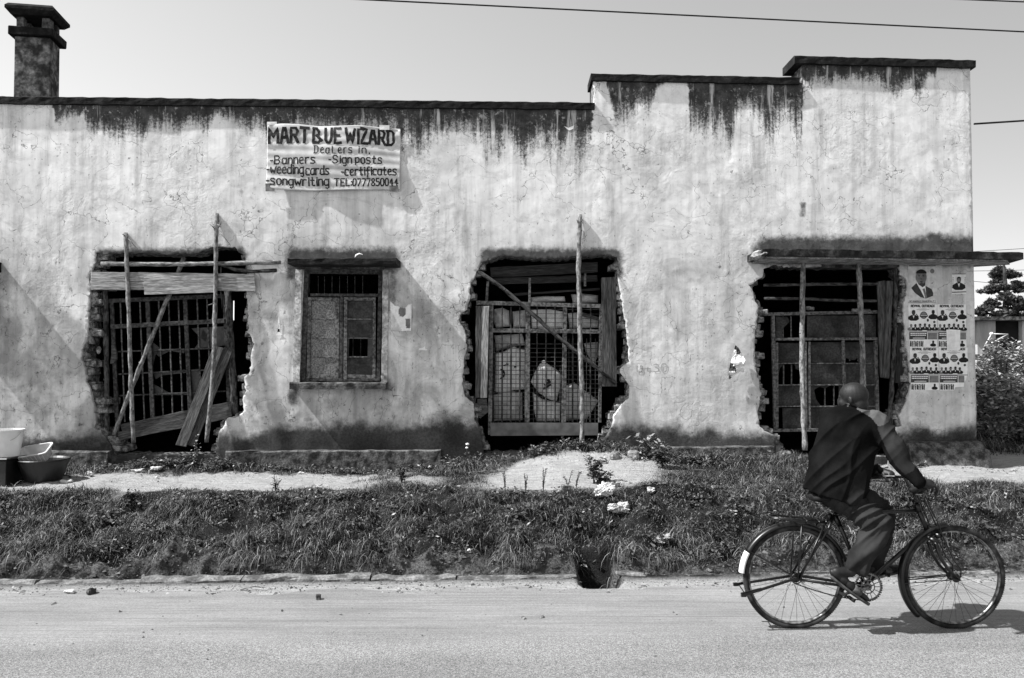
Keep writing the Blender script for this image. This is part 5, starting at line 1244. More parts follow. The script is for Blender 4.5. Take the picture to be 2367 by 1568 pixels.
# mudguards
def guard(c, a0, a1, rad, mat, name, w=.032):
    mb = MB(); n = 40; prof = [(-w, -.020), (-w, -.006), (-w * .6, .004), (0, .008), (w * .6, .004), (w, -.006), (w, -.020)]; k = len(prof); vs = []
    for i in range(n + 1):
        a = R(a0 + (a1 - a0) * i / n); e_ = Vector((math.cos(a), 0, math.sin(a)))
        for y, r in prof: vs.append(c + e_ * (rad + r) + Vector((0, y, 0)))
    mb.add(vs, [(i * k + j, i * k + j + 1, (i + 1) * k + j + 1, (i + 1) * k + j) for i in range(n) for j in range(k - 1)])
    o = mb.build(name, mat, bike, smooth=True); s_ = o.modifiers.new('s', 'SOLIDIFY'); s_.thickness = .002; return o
guard(HR, 18, 152, .378, 'paint_black', 'mudguard'); guard(HR, 152, 175, .380, 'white_paint', 'mudguard_flap', .034)
guard(HF, 98, 226, .378, 'paint_black', 'mudguard')
mb = MB(); mb.box(B(2168, 1215), (.12, .05, .012), rot=Matrix.Rotation(-.1, 3, 'Y')); mb.build('mudguard_clip', 'paint_black', bike)
st_ = MB()
for s_ in (-1, 1):
    st_.tube([HR + Vector((0, s_ * .065, 0)), HR + Vector((math.cos(R(150)) * .37, s_ * .03, math.sin(R(150)) * .37))], .003, 5)
    st_.tube([HF + Vector((0, s_ * .065, 0)), HF + Vector((math.cos(R(186)) * .37, s_ * .03, math.sin(R(186)) * .37))], .003, 5)
st_.build('mudguard_stay', 'paint_black', bike)
# carrier
cr = MB(); z0 = B(1850, 1203).z
xa = B(1779, 1200).x; xb = B(1908, 1200).x
def rk(x, y, dz=0): return Vector((x, YB + y, z0 + dz))
cr.tube([rk(xb, -.02, -.02), rk(xb - .08, -.06, 0), rk(xb - .2, -.075, .008), rk(xa + .08, -.078, .02), rk(xa + .02, -.055, .022), rk(xa, 0, .022), rk(xa + .02, .055, .022), rk(xa + .08, .078, .02), rk(xb - .2, .075, .008), rk(xb - .08, .06, 0), rk(xb, .02, -.02)], .008, 8)
for t in (.12, .35, .6, .82): cr.tube([rk(xa + (xb - xa) * t, -.078, .02 - .02 * t), rk(xa + (xb - xa) * t + .03, .078, .02 - .02 * t)], .006, 6)
cr.tube([rk(xa + .01, 0, .02), rk(xb, 0, -.01)], .006, 6)
for s_ in (-1, 1):
    cr.tube([rk(B(1845, 1210).x, s_ * .072, 0), HR + Vector((0, s_ * .072, 0))], .006, 7); cr.tube([rk(B(1900, 1210).x, s_ * .06, -.01), HR + Vector((.01, s_ * .07, .0))], .007, 7)
cr.ell(rk(B(1846, 1206).x, -.06, -.005), (.035, .02, .02), nz=.12)
cr.build('carrier', 'paint_black', bike, smooth=True)
# stand folded back
sn = MB()
for s_, (x1, y1), (x0, y0) in ((-1, (1719, 1376), (1838, 1338)), (1, (1701, 1351), (1838, 1330))):
    sn.beam(B(x0, y0, s_ * .085), B(x1, y1, s_ * .085), .016, .012, n=(0, -1, 0)); sn.box(B(x1, y1, s_ * .085), (.035, .02, .022))
    sn.tube([B(1760, y0 + 22 - (8 if s_ > 0 else 0), s_ * .08), B(1712, y1 - 4, s_ * .08)], .005, 6)
sn.tube([B(1708, 1352, .085), B(1723, 1374, -.085)], .004, 6)
sn.build('stand', 'paint_black', bike)
# chain set
cs = MB(); c = BB + Vector((0, -.05, 0))
cs.ring(c, .088, .004, 60, 6, w=.002, h=.006); cs.ring(c, .045, .004, 40, 6, w=.002, h=.004); cs.ring(c, .02, .008, 20, 6, w=.006)
for i in range(15):
    a = 2 * math.pi * i / 15; e_ = Vector((math.cos(a), 0, math.sin(a))); cs.beam(c + e_ * .045, c + e_ * .088, .005, .003, n=(0, -1, 0), seg=1)
for i in range(5):
    a = 2 * math.pi * i / 5 + .3; e_ = Vector((math.cos(a), 0, math.sin(a))); cs.beam(c + e_ * .01, c + e_ * .046, .009, .003, n=(0, -1, 0), seg=1)
for i in range(44):
    a = 2 * math.pi * i / 44; cs.box(c + Vector((math.cos(a), 0, math.sin(a))) * .095, (.005, .003, .006), rot=Matrix.Rotation(-a, 3, 'Y'))
cs.build('chainwheel', 'steel', bike)
cn = MB(); cb = HR + Vector((0, -.045, 0)); cn.ring(cb, .034, .004, 24, 6)
def chain(p, q, sag):
    n = int((q - p).length / .0127)
    for i in range(n):
        t = i / n; r_ = p + (q - p) * t - Vector((0, 0, sag * math.sin(math.pi * t))); cn.box(r_, (.010, .006, .0075), rot=Matrix.Rotation(-math.atan2((q - p).z, (q - p).x), 3, 'Y'))
chain(cb + Vector((0, 0, .038)), c + Vector((0, 0, .097)), .0); chain(cb + Vector((0, 0, -.038)), c + Vector((0, 0, -.097)), .018)
for i in range(20):
    a = R(-90 + 180 * i / 19); cn.box(c + Vector((math.cos(a), 0, math.sin(a))) * .097, (.007, .006, .010), rot=Matrix.Rotation(-a, 3, 'Y'))
cn.build('chain', 'paint_black', bike)
PN = B(1957, 1378, -.12); PF = Vector((2 * BB.x - PN.x, YB + .12, 2 * BB.z - PN.z))
for s_, P in ((-1, PN), (1, PF)):
    mb = MB(); mb.beam(Vector((BB.x, YB + s_ * .065, BB.z)), Vector((P.x, YB + s_ * .075, P.z)), .02, .013, n=(0, -1, 0)); mb.build('crank', 'steel', bike, bevel=.003)
    mb = MB(); q = Vector((P.x, YB + s_ * .13, P.z)); rt = Matrix.Rotation(R(30 if s_ < 0 else 4), 3, 'Y')
    for dx in (-.033, .033): mb.box(q + rt @ Vector((dx, 0, 0)), (.018, .09, .024), rot=rt)
    mb.tube([Vector((P.x, YB + s_ * .07, P.z)), q + Vector((0, s_ * .045, 0))], .007, 8); mb.build('pedal', 'rubber', bike, bevel=.003)
# saddle with coil springs
sd_ = MB(); sp = B(1915, 1152)
sd_.loft([((sp.x - .13, YB, sp.z + .01), (0, .07, 0), (0, 0, .02)), ((sp.x - .10, YB, sp.z + .012), (0, .10, 0), (0, 0, .035)), ((sp.x - .02, YB, sp.z + .01), (0, .085, 0), (0, 0, .035)), ((sp.x + .06, YB, sp.z), (0, .035, 0), (0, 0, .028)), ((sp.x + .15, YB, sp.z - .005), (0, .022, 0), (0, 0, .022)), ((sp.x + .165, YB, sp.z - .01), (0, .01, 0), (0, 0, .01))], 16)
sad = sd_.build('saddle', 'rubber', bike, smooth=True)
mb = MB()
for s_ in (-1, 1):
    pts = []
    for i in range(70):
        a = i * .55; t = i / 69; pts.append(Vector((sp.x - .10 + t * .05 + .019 * math.cos(a), YB + s_ * .065 + .019 * math.sin(a), sp.z - .01 - .065 * t)))
    mb.tube(pts, .0032, 5)
mb.tube([Vector((sp.x - .06, YB - .05, sp.z - .075)), Vector((sp.x + .12, YB, sp.z - .02))], .005, 6); mb.tube([Vector((sp.x - .06, YB + .05, sp.z - .075)), Vector((sp.x + .12, YB, sp.z - .02))], .005, 6)
mb.tube([B(1921, 1170), SC], .012, 10); mb.build('saddle_spring', 'steel', bike, smooth=True)

# ------------------------------------------------------------------ rider
def seg(mb, pts, rs, n=14):
    pts = [Vector(p) for p in pts]; P = []; Q = []
    for i in range(len(pts) - 1):
        for k in range(4): t = k / 4; P.append(pts[i].lerp(pts[i + 1], t)); Q.append(rs[i] + (rs[i + 1] - rs[i]) * (t * t * (3 - 2 * t)))
    P.append(pts[-1]); Q.append(rs[-1]); mb.tube(P, Q, n)
    mb.ell(pts[0], rs[0] * .98, nu=n, nv=8); mb.ell(pts[-1], rs[-1] * .98, nu=n, nv=8)
    for i in range(1, len(pts) - 1): mb.ell(pts[i], rs[i] * .99, nu=n, nv=8)
HC = at(1970, 921, YB + .03); face = Vector((-.80, .60, -.05)).normalized(); ear = face.cross(Vector((0, 0, 1))).normalized() * 1.0
if ear.y > 0: ear = -ear
upv = ear.cross(face).normalized(); upv = upv if upv.z > 0 else -upv
Rh = Matrix((face, ear, upv)).transposed()
body = MB()
h_ = lambda f_, e2, u_: HC + face * f_ + ear * e2 + upv * u_
body.ell(h_(-.048, 0, -.040), (.056, .062, .078), Rh, 18, 12)
body.ell(h_(-.012, 0, .022), (.100, .078, .090), Rh, 20, 14)          # skull
body.ell(h_(.035, 0, -.030), (.062, .062, .088), Rh, 18, 12)          # face
body.ell(h_(.058, 0, -.088), (.030, .034, .028), Rh)                  # chin
body.ell(h_(.030, .035, -.066), (.040, .022, .034), Rh); body.ell(h_(.030, -.035, -.066), (.040, .022, .034), Rh)   # jaw
body.ell(h_(.088, 0, -.022), (.016, .012, .028), Rh, 10, 8); body.ell(h_(.092, 0, -.038), (.012, .016, .010), Rh, 10, 8)  # nose
body.ell(h_(.084, 0, -.062), (.010, .022, .008), Rh, 10, 8); body.ell(h_(.083, 0, -.073), (.010, .020, .008), Rh, 10, 8)  # lips
body.ell(h_(.074, 0, .012), (.016, .048, .014), Rh, 12, 8)            # brow
body.ell(h_(.052, .036, -.030), (.034, .024, .030), Rh); body.ell(h_(.052, -.036, -.030), (.034, .024, .030), Rh)   # cheekbones
for s_ in (-1, 1):                                                     # ears
    body.ell(h_(-.004, s_ * .080, -.020), (.013, .009, .027), Rh @ Matrix.Rotation(.12, 3, 'Y'), 12, 8); body.ell(h_(-.012, s_ * .090, -.012), (.013, .006, .022), Rh, 10, 8)
NK = at(1966, 944, YB + .02)
seg(body, [h_(-.03, 0, -.04), NK, at(1962, 985, YB + .04)], [.060, .056, .05])
SHR = at(2026, 975, YB - .06); ELR = at(2087, 1074, YB - .22); WRR = at(2128, 1117, YB - .285)
SHL = at(1918, 972, YB + .10); ELL = at(1995, 1085, YB + .30); WRL = at(2040, 1090, YB + .31)
PEL = at(1935, 1135, YB + .01)
seg(body, [at(1962, 992, YB + .04), at(1945, 1070, YB + .03), PEL], [.075, .09, .10])
seg(body, [at(1965, 988, YB + .03), SHR, ELR, WRR], [.045, .05, .042, .028]); seg(body, [at(1955, 988, YB + .05), SHL, ELL, WRL], [.045, .05, .042, .028])
KR = at(2030, 1212, YB - .13); AR = at(1966, 1322, YB - .13); HPR = at(1952, 1160, YB - .05)
KL = at(2036, 1182, YB + .13); AL = at(2014, 1312, YB + .12); HPL = at(1948, 1148, YB + .09)
seg(body, [HPR, KR, AR], [.09, .06, .038]); seg(body, [HPL, KL, AL], [.09, .06, .038])
# feet
def foot(A, heel, toe, w=.038):
    seg(body, [A, heel + Vector((.02, 0, .035))], [.036, .032]); d_ = (toe - heel)
    for t, r in ((0.08, .030), (.3, .032), (.5, .030), (.7, .027), (.88, .020)):
        body.ell(heel + d_ * t + Vector((0, 0, .032 - .014 * t)), (.05, w * (1 if t > .4 else .8), r), Matrix.Rotation(-math.atan2(d_.z, d_.x), 3, 'Y'), 14, 8)
    for k in range(5): body.ell(heel + d_ * (.97 - .025 * k) + Vector((0, -.028 + .014 * k if A.y < YB else .028 - .014 * k, .016)), (.024 - .002 * k, .009, .009), Matrix.Rotation(-math.atan2(d_.z, d_.x), 3, 'Y'), 8, 6)
HE = at(1926, 1334, YB - .13); TO = at(2004, 1391, YB - .14); HE2 = at(2004, 1330, YB + .13); TO2 = at(2078, 1318, YB + .13)
foot(AR, HE, TO); foot(AL, HE2, TO2)
# hands: palm, four jointed fingers and a thumb closed over the grips
def hand(Wr, palm_dir, knuckle_dir, curl, s_):
    pd = Vector(palm_dir).normalized(); kd = Vector(knuckle_dir).normalized(); dn = Vector(curl).normalized()
    kn = Wr + pd * .082
    body.tube([Wr - pd * .01, Wr + pd * .03, Wr + pd * .06, kn], [.027, .031, .034, .026], 12, flat=1.0)
    for k in range(4):
        b = Wr + pd * (.074 - .006 * abs(k - 1.2)) + kd * (.030 - .020 * k)
        ln = (.040, .045, .042, .034)[k]; r = .0098 - .0006 * k; sp_ = kd * (.004 - .003 * k)
        p1 = b + (pd * .75 + dn * .45).normalized() * ln + sp_; p2 = p1 + (pd * .05 + dn * 1.0).normalized() * ln * .72 + sp_; p3 = p2 + (-pd * .55 + dn * .75).normalized() * ln * .55
        for a_, b_, ra, rb_ in ((b, p1, r * 1.12, r), (p1, p2, r, r * .92), (p2, p3, r * .92, r * .8)):
            body.tube([a_, b_], [ra, rb_], 9); body.ell(b_, rb_ * .98, nu=9, nv=6); body.ell(a_, ra * .98, nu=9, nv=6)
    t0 = Wr + pd * .025 + kd * .030 + dn * .008; t1 = t0 + (pd * .6 + kd * .5 + dn * .5).normalized() * .036; t2 = t1 + (pd * .5 + dn * .8).normalized() * .028
    for a_, b_, ra, rb_ in ((t0, t1, .013, .011), (t1, t2, .011, .009)): body.tube([a_, b_], [ra, rb_], 9); body.ell(b_, rb_, nu=9, nv=6); body.ell(a_, ra, nu=9, nv=6)
hand(WRR, (.95, -.02, -.10), (-.15, .95, .1), (.1, 0, -1), -1)
hand(WRL, (.62, -.66, -.30), (-.80, -.55, .0), (.12, -.12, -1), 1)
bd = fuse(body, .0042, 8, .5)
root_p = Vector((PEL.x, YB, .0))
# scalp hair keeps to the body's own surface: very short hair
person = bd.build('person', ['skin', 'hair'], None, smooth=True, loc=root_p, fix=False)
tag(person, 'man in a dark jacket and grey trousers riding the bicycle, head turned away', 'person')
me = person.data
for p in me.polygons:
    c = Vector(p.center) + root_p - HC; f_, e2, u_ = c.dot(face), c.dot(ear), c.dot(upv)
    if c.length < .16 and u_ > -.06 and ((u_ > .03 - .0 * f_ and f_ < .062) or (f_ < -.02 and u_ > -.055)) : p.material_index = 1
# jacket
jk = MB()
def sec(x0, y0, x1, y1, dep, dy=0.0, dpy=0.0):
    a_ = at(x0, y0, YB + dy); b_ = at(x1, y1, YB + dy); c_ = (a_ + b_) / 2; c_.y += 0
    return (c_, (b_ - a_) / 2 + Vector((0, dpy, 0)), Vector((0, dep, 0)))
jk.loft([sec(1858, 1130, 1990, 1174, .175, .0, -.02), sec(1862, 1108, 1997, 1150, .178, .0, -.02), sec(1872, 1065, 2008, 1104, .160, .01, -.03), sec(1890, 1012, 2018, 1046, .142, .02, -.05), sec(1903, 975, 2032, 1000, .128, .02, -.06), sec(1912, 958, 2026, 975, .108, .02, -.07), sec(1928, 944, 2008, 957, .088, .02, -.06), sec(1944, 937, 1992, 944, .072, .02, -.02), sec(1948, 930, 1990, 938, .068, .02, 0)], 28)
seg(jk, [at(1930, 990, YB + .06), at(1922, 985, YB + .06)], [.075, .075])
seg(jk, [at(2006, 985, YB - .03), SHR, at(2058, 1022, YB - .16), ELR, WRR + Vector((-.012, 0, .008))], [.085, .080, .070, .062, .044])
seg(jk, [at(1930, 985, YB + .08), SHL, ELL, WRL + Vector((-.03, 0, .01))], [.075, .07, .062, .042])
# cuff, collar and sleeve folds
jk.ring(NK + Vector((0.004, -.005, -.004)), .062, .014, 28, 8, ax=(1, 0, .12), ay=(0, 1, 0), h=.010, w=.022)
for t in (.25, .5, .72): jk.ell(ELR.lerp(WRR, t), (.058 - .012 * t, .02, .058 - .012 * t), Matrix.Rotation(.8, 3, 'Y'))
jm = fuse(jk, .006, 8, .5)
def folds(o, fields):
    """cloth folds: push the surface out and in along its own normals"""
    me = o.data; n = len(me.vertices); co = np.zeros(n * 3); me.vertices.foreach_get('co', co); co = co.reshape(-1, 3)
    no = np.array([v.normal[:] for v in me.vertices]); h = np.zeros(n)
    for ang, fl, fs_, amp, sd_ in fields:
        c, s = math.cos(R(ang)), math.sin(R(ang)); u = co[:, 0] * c + co[:, 2] * s; w = -co[:, 0] * s + co[:, 2] * c + co[:, 1] * .6
        q = vn(u + .3 * vn(u, w, 3, sd_ + 5), w, 1.0, sd_) if 0 else vn(u * fl + 7, w * fs_ + 1.2 * vn(u, w, 4, sd_ + 5), 1.0, sd_)
        h += amp * ((1 - np.abs(2 * q - 1)) ** 1.6 - .45) * (.4 + 1.2 * vn(u, w, 5, sd_ + 9))
    co += no * h[:, None]; me.vertices.foreach_set('co', co.ravel()); me.update()
jo = jm.build('jacket', ['jacket', 'jacket_mid', 'sleeve', 'yoke'], person, smooth=True, fix=False)
folds(jo, [(40, 1.6, 13, .020, 5), (75, 1.8, 11, .012, 8)])
base_ = person.location
def poly_has(P, x, y): return bool(pip(np.array([x]), np.array([y]), P)[0])
yoke = [(1986, 928), (2020, 930), (2050, 944), (2066, 966), (2044, 982), (2030, 986), (2014, 966), (1996, 955), (1980, 946)]
slv = [(2046, 955), (2085, 990), (2105, 1030), (2118, 1066), (2112, 1088), (2092, 1098), (2070, 1076), (2050, 1042), (2028, 990), (2036, 980)]
pan = [(1962, 1165), (1968, 1135), (1978, 1110), (1988, 1092), (2000, 1084), (2004, 1100), (2000, 1130), (1992, 1160), (1986, 1180)]
panL = [(1958, 1160), (1966, 1128), (1976, 1100), (1990, 1078), (1996, 1076), (1984, 1104), (1976, 1130), (1970, 1168)]
for p in jo.data.polygons:
    w = Vector(p.center) + base_
    if w.y > YB + .06 and not (w.z > NK.z - .12): continue
    x, y = proj(w)
    if poly_has(yoke, x, y): p.material_index = 3
    elif poly_has(slv, x, y): p.material_index = 2
    elif poly_has(pan, x, y) or poly_has(panL, x, y): p.material_index = 1
mb = MB()
for i in range(7): mb.box(at(2014 - 8 + i * .3, 1152 + i * 3.4, YB - .128), (.008, .006, .006))
# trousers
tr = MB()
seg(tr, [PEL + Vector((-.02, 0, -.02)), PEL + Vector((.05, 0, -.04))], [.115, .115])
seg(tr, [HPR, at(1994, 1186, YB - .10), KR, at(2008, 1262, YB - .13), at(1984, 1306, YB - .13)], [.090, .098, .090, .088, .078])
seg(tr, [HPL, at(1998, 1160, YB + .13), KL, at(2036, 1250, YB + .12), at(2022, 1300, YB + .12)], [.115, .105, .088, .078, .066])
for (x0, y0, x1, y1, r) in ((2036, 1232, 1984, 1262, .02), (2030, 1252, 1972, 1286, .022), (2018, 1280, 1966, 1304, .018), (2040, 1222, 2000, 1246, .016)):
    if 0: tr.tube([at(x0, y0, YB - .19), at((x0 + x1) / 2, (y0 + y1) / 2, YB - .215), at(x1, y1, YB - .195)], [r * .5, r, r * .6], 8)
tm = fuse(tr, .0085, 5, .5); to = tm.build('trousers', 'trouser', person, smooth=True, fix=False)
folds(to, [(38, 2.2, 17, .022, 21), (60, 2.2, 14, .010, 24)])
# sandals
for (A, T, s_) in ((HE, TO, -1), (HE2, TO2, 1)):
    mb = MB(); d_ = T - A; n_ = Vector((-d_.z, 0, d_.x)).normalized(); secs = []
    for t, w in ((-.06, .022), (0, .032), (.25, .034), (.55, .042), (.85, .042), (1.02, .032), (1.08, .012)): secs.append((A + d_ * t - n_ * (.008 + .006 * math.sin(t * 3)), Vector((0, w, 0)), n_ * .0115))
    mb.loft(secs, 16); mb.loft([(A + d_ * .52 + n_ * .022, (0, .045, 0), n_ * .030), (A + d_ * .62 + n_ * .018, (0, .047, 0), n_ * .029), (A + d_ * .72 + n_ * .014, (0, .046, 0), n_ * .026)], 20)
    mb.build('sandal', 'sandal', person, smooth=True, bevel=.002)

# ------------------------------------------------------------------ vegetation
def blades(n, xr, vr, dens, lmin, lmax, width, name, tones, lean=(.3, 1.3), seg=3, zoff=-.004, droop=1.0, ang=None):
    """many grass blades as one mesh; dens(X, V) is the chance that a blade stands there"""
    X = rng.uniform(*xr, n * 3); V = rng.uniform(*vr, n * 3); keep_ = rng.random(n * 3) < dens(X, V); X = X[keep_][:n]; V = V[keep_][:n]; k = len(X)
    Z = H(X, V) + zoff; Y = V + K * X
    clump = fbm(X, V, 2.6, 91, 3)
    Ln = rng.uniform(lmin, lmax, k) * (.35 + 1.3 * sst(.3, .7, clump)); a = rng.uniform(0, 2 * np.pi, k) if ang is None else rng.normal(ang[0], ang[1], k); le = rng.uniform(*lean, k)
    dx, dy = np.cos(a), np.sin(a); W = width * rng.uniform(.6, 1.3, k); pa = a + rng.uniform(.6, 2.4, k); wx, wy = np.cos(pa) * W / 2, np.sin(pa) * W / 2
    V_ = np.zeros((k, (seg + 1) * 2, 3)); t_ = np.zeros((k, (seg + 1) * 2))
    tone = tones(X, V, k)
    for i in range(seg + 1):
        t = i / seg; th = le * t * droop; r = Ln * t
        hx = r * np.sin(th * .9); hz = r * np.cos(th * 1.05); tw = (1 - t) ** .6 if i < seg else .08
        for s_, j in ((-1, 0), (1, 1)):
            V_[:, i * 2 + j, 0] = X + dx * hx + s_ * wx * tw; V_[:, i * 2 + j, 1] = Y + dy * hx + s_ * wy * tw; V_[:, i * 2 + j, 2] = Z + hz
            t_[:, i * 2 + j] = tone
    b = (np.arange(k) * (seg + 1) * 2)[:, None, None]; q = np.array([[i * 2, i * 2 + 1, i * 2 + 3, i * 2 + 2] for i in range(seg)])[None]
    return np_mesh(name, V_.reshape(-1, 3), (b + q).reshape(-1, 4), 'grass', tone=t_.ravel())
def gd(X, V):
    n = fbm(X, V, 1.8, 101, 3); low_ = sst(6.86, 7.16, V + .34 * (n - .5) - .0 * X)
    d = (1 - bare(X, V)) * (.25 * sst(6.7, 6.85, V) * sst(.5, .7, n) + low_)
    d = d * np.where(V > 8.9, np.where((X > 1.5) & (X < 4.3), .9, .45), 1) * sst(.16, .36, n + .25 * low_)
    return np.clip(d * (V < 10.05) * (1 - .97 * np.exp(-(((X - DX) / .19) ** 4)) * (V < 7.25)), 0, 1)
def gt(X, V, k):
    dry = rng.random(k); pt = sst(.35, .65, fbm(X, V, 2.4, 111, 3)); t = rng.uniform(.010, .05, k) * (.45 + 1.1 * pt); t = np.where(dry > .80 - .14 * pt, rng.uniform(.09, .30, k), t); return t
g1_ = blades(150000, (-6.4, 7.3), (6.7, 9.2), gd, .04, .10, .0052, 'grass', gt, (.8, 2.7), 4); tag(g1_, 'short tangled grass covering the roadside bank', 'grass', kind='stuff')
g2_ = blades(26000, (-6.6, 6.4), (9.2, 10.1), gd, .04, .13, .006, 'grass', gt, (.6, 2.4)); tag(g2_, 'rough grass and straw along the foot of the building wall', 'grass', kind='stuff')
def tallf(X, V): return np.clip(gd(X, V) * sst(.52, .66, fbm(X, V, 2.3, 121, 3)), 0, 1)
g5_ = blades(6500, (-6.4, 7.3), (6.84, 7.12), lambda X, V: sst(.42, .62, fbm(X, V, 3, 131, 3)) * (1 - np.exp(-(((X - DX) / .2) ** 4))), .05, .12, .0055, 'grass', gt, (1.5, 2.9), 5, ang=(-1.57, .9)); tag(g5_, 'long grass hanging over the eroded edge of the bank', 'grass', kind='stuff')
g3_ = blades(16000, (-6.2, 7.0), (6.9, 9.3), tallf, .06, .14, .006, 'grass', gt, (.5, 2.2), 4); tag(g3_, 'taller grass tufts standing out of the bank', 'grass', kind='stuff')
# broad-leaved weeds
def leafset(cen, n, rad, hgt, size, lo, hi, dry=.12, name='weed', flat=.6):
    """n small pointed leaves scattered through a low heap around each centre: arrays of quads"""
    vs = []; ts = []
    for (x, y, z, rr, hh, nn) in cen:
        u = rng.uniform(0, 2 * np.pi, nn); r = rr * np.sqrt(rng.random(nn)); zz_ = hh * rng.random(nn) * (1 - (r / rr) ** 2 * .6)
        px_ = x + r * np.cos(u); py_ = y + r * np.sin(u) * .8; pz_ = z + zz_
        a = rng.uniform(0, 2 * np.pi, nn); tl_ = rng.uniform(-.6, .7, nn); s = size * rng.uniform(.5, 1.3, nn)
        d = np.stack([np.cos(a) * np.cos(tl_), np.sin(a) * np.cos(tl_), np.sin(tl_)], -1)
        w = np.stack([-np.sin(a), np.cos(a), rng.uniform(-flat, flat, nn)], -1) * .30
        p = np.stack([px_, py_, pz_], -1); s = s[:, None]
        q = np.stack([p, p + d * s * .5 + w * s, p + d * s, p + d * s * .5 - w * s], 1)
        vs.append(q.reshape(-1, 3)); t = rng.uniform(lo, hi, nn) * .5; t = np.where(rng.random(nn) < dry, rng.uniform(.15, .45, nn), t); ts.append(np.repeat(t, 4))
    V_ = np.concatenate(vs); f = np.arange(len(V_)).reshape(-1, 4); return V_, f, np.concatenate(ts)
def weeds(name, cen, size, lo, hi, label, cat, kind=None, group=None, dry=.12):
    V_, f, t = leafset(cen, 0, 0, 0, size, lo, hi, dry)
    o0 = Vector((cen[0][0], cen[0][1], cen[0][2])) if kind is None else Vector((0, 0, 0))
    o = np_mesh(name, V_ - np.array(o0), f, 'leaves', tone=t); o.location = o0
    tag(o, label, cat, group, kind); return o
def gp(px, V): X = Xp(px, V); return X, V + K * X, float(H(X, V))
cen = []
for (p0, p1, v0, v1, n, rr, hh, nn) in ((245, 560, 9.72, 9.98, 46, .11, .10, 60), (560, 1010, 9.75, 9.98, 26, .08, .08, 34), (1020, 1140, 9.6, 9.95, 22, .12, .14, 60), (1130, 1440, 9.72, 10.0, 46, .11, .12, 60),
                                        (1440, 1800, 9.3, 9.98, 60, .12, .10, 50), (1800, 1880, 9.5, 9.9, 12, .1, .06, 40), (2070, 2140, 9.6, 9.95, 12, .1, .1, 40), (0, 2367, 6.95, 8.5, 330, .13, .06, 36)):
    for _ in range(n):
        V = random.uniform(v0, v1); x, y, z = gp(random.uniform(p0, p1), V); cen.append((x, y, z, rr * random.uniform(.6, 1.3), hh * random.uniform(.4, 1.3), nn))
weeds('ground_weeds', cen, .042, .05, .17, 'low broad-leaved weeds and creeping plants along the wall foot', 'weeds', 'stuff', None, .05)
# single plants one can tell apart
def plant(px, py_base, V, hgt, rr, leaf, n, label, tone=(.03, .12), stems=5, dry=.05, spike=False):
    x, y, z = gp(px, V); root = thing('weed_plant', (x, y, z), label, 'plant', 'single weeds on the bank and path')
    mb = MB(); cs_ = []
    for k in range(stems):
        a = random.uniform(0, 6.28); r = rr * random.uniform(.2, 1); tip = Vector((x + r * math.cos(a), y + r * math.sin(a) * .6, z + hgt * random.uniform(.6, 1)))
        mid_ = Vector((x + r * .35 * math.cos(a), y, z + hgt * .45)); mb.tube([(x, y, z - .02), mid_, tip], [.005, .004, .002], 5)
        for t in np.linspace(.25, 1, 7 if not spike else 12):
            p = (Vector((x, y, z)).lerp(mid_, t * 2) if t < .5 else mid_.lerp(tip, t * 2 - 1)); cs_.append((p.x, p.y, p.z - .01, leaf * (1.0 if not spike else .25), leaf * .6, max(2, n // (stems * 7))))
    mb.build('stem', 'stem', root)
    V_, f, t = leafset(cs_, 0, 0, 0, leaf, *tone, dry); np_mesh('leaves', V_ - np.array(root.location), f, 'leaves', tone=t, parent=root)
    return root
plant(1372, 0, 8.75, .34, .10, .055, 260, 'dark bushy weed standing at the edge of the pale soil mound')
plant(1392, 0, 8.6, .20, .16, .05, 220, 'low dark weed spreading beside the bushy one on the mound edge')
for px_, h_g, lb in ((1168, .24, 'leftmost thin seed spike before the soil mound'), (1215, .20, 'second thin seed spike from the left before the mound'), (1255, .27, 'tall thin seed spike in front of the mound'), (1312, .24, 'seed spike right of centre before the mound'), (1330, .22, 'leaning seed spike close to the bushy weed')):
    plant(px_, 0, 8.55, h_g, .06, .02, 60, lb, (.03, .08), 2, 0, True)
plant(1500, 0, 9.55, .30, .16, .075, 200, 'leafy weed with big pale leaves beside the plinth', (.12, .32), 6, .3)
plant(1530, 0, 9.2, .26, .2, .06, 260, 'dark leafy weed on the hump right of the soil mound')
plant(640, 0, 8.45, .20, .07, .03, 120, 'small dark weed at the path edge left of the casement window')
plant(930, 0, 8.75, .22, .10, .04, 160, 'dark weed tuft at the path edge below the casement window sill')
plant(1520, 0, 7.25, .06, .14, .07, 60, 'pale-leaved weed low on the bank right of the drain', (.3, .5), 5, .5)
plant(520, 0, 9.7, .12, .15, .05, 200, 'dark weed clump left of the plinth end', (.03, .08))
plant(455, 0, 9.85, .38, .08, .03, 40, 'thin dry creeper climbing in the left opening', (.2, .45), 3, .5)
x, y, z = gp(1081, 9.8); fl = thing('white_flower', (x, y, z), 'pair of white flower heads on a thin stalk before the wall', 'flower')
mb = MB(); mb.tube([(x, y, z), (x, y, z + .26)], .004, 5); mb.tube([(x, y, z), (x - .01, y, z + .20)], .004, 5); mb.build('stalk', 'stem', fl); mb = MB(); mb.ell((x, y, z + .27), (.022, .02, .014), nz=.08); mb.build('flower_head', 'paper', fl); mb = MB(); mb.ell((x - .008, y, z + .225), (.018, .018, .012), nz=.08); mb.build('flower_head', 'paper', fl)

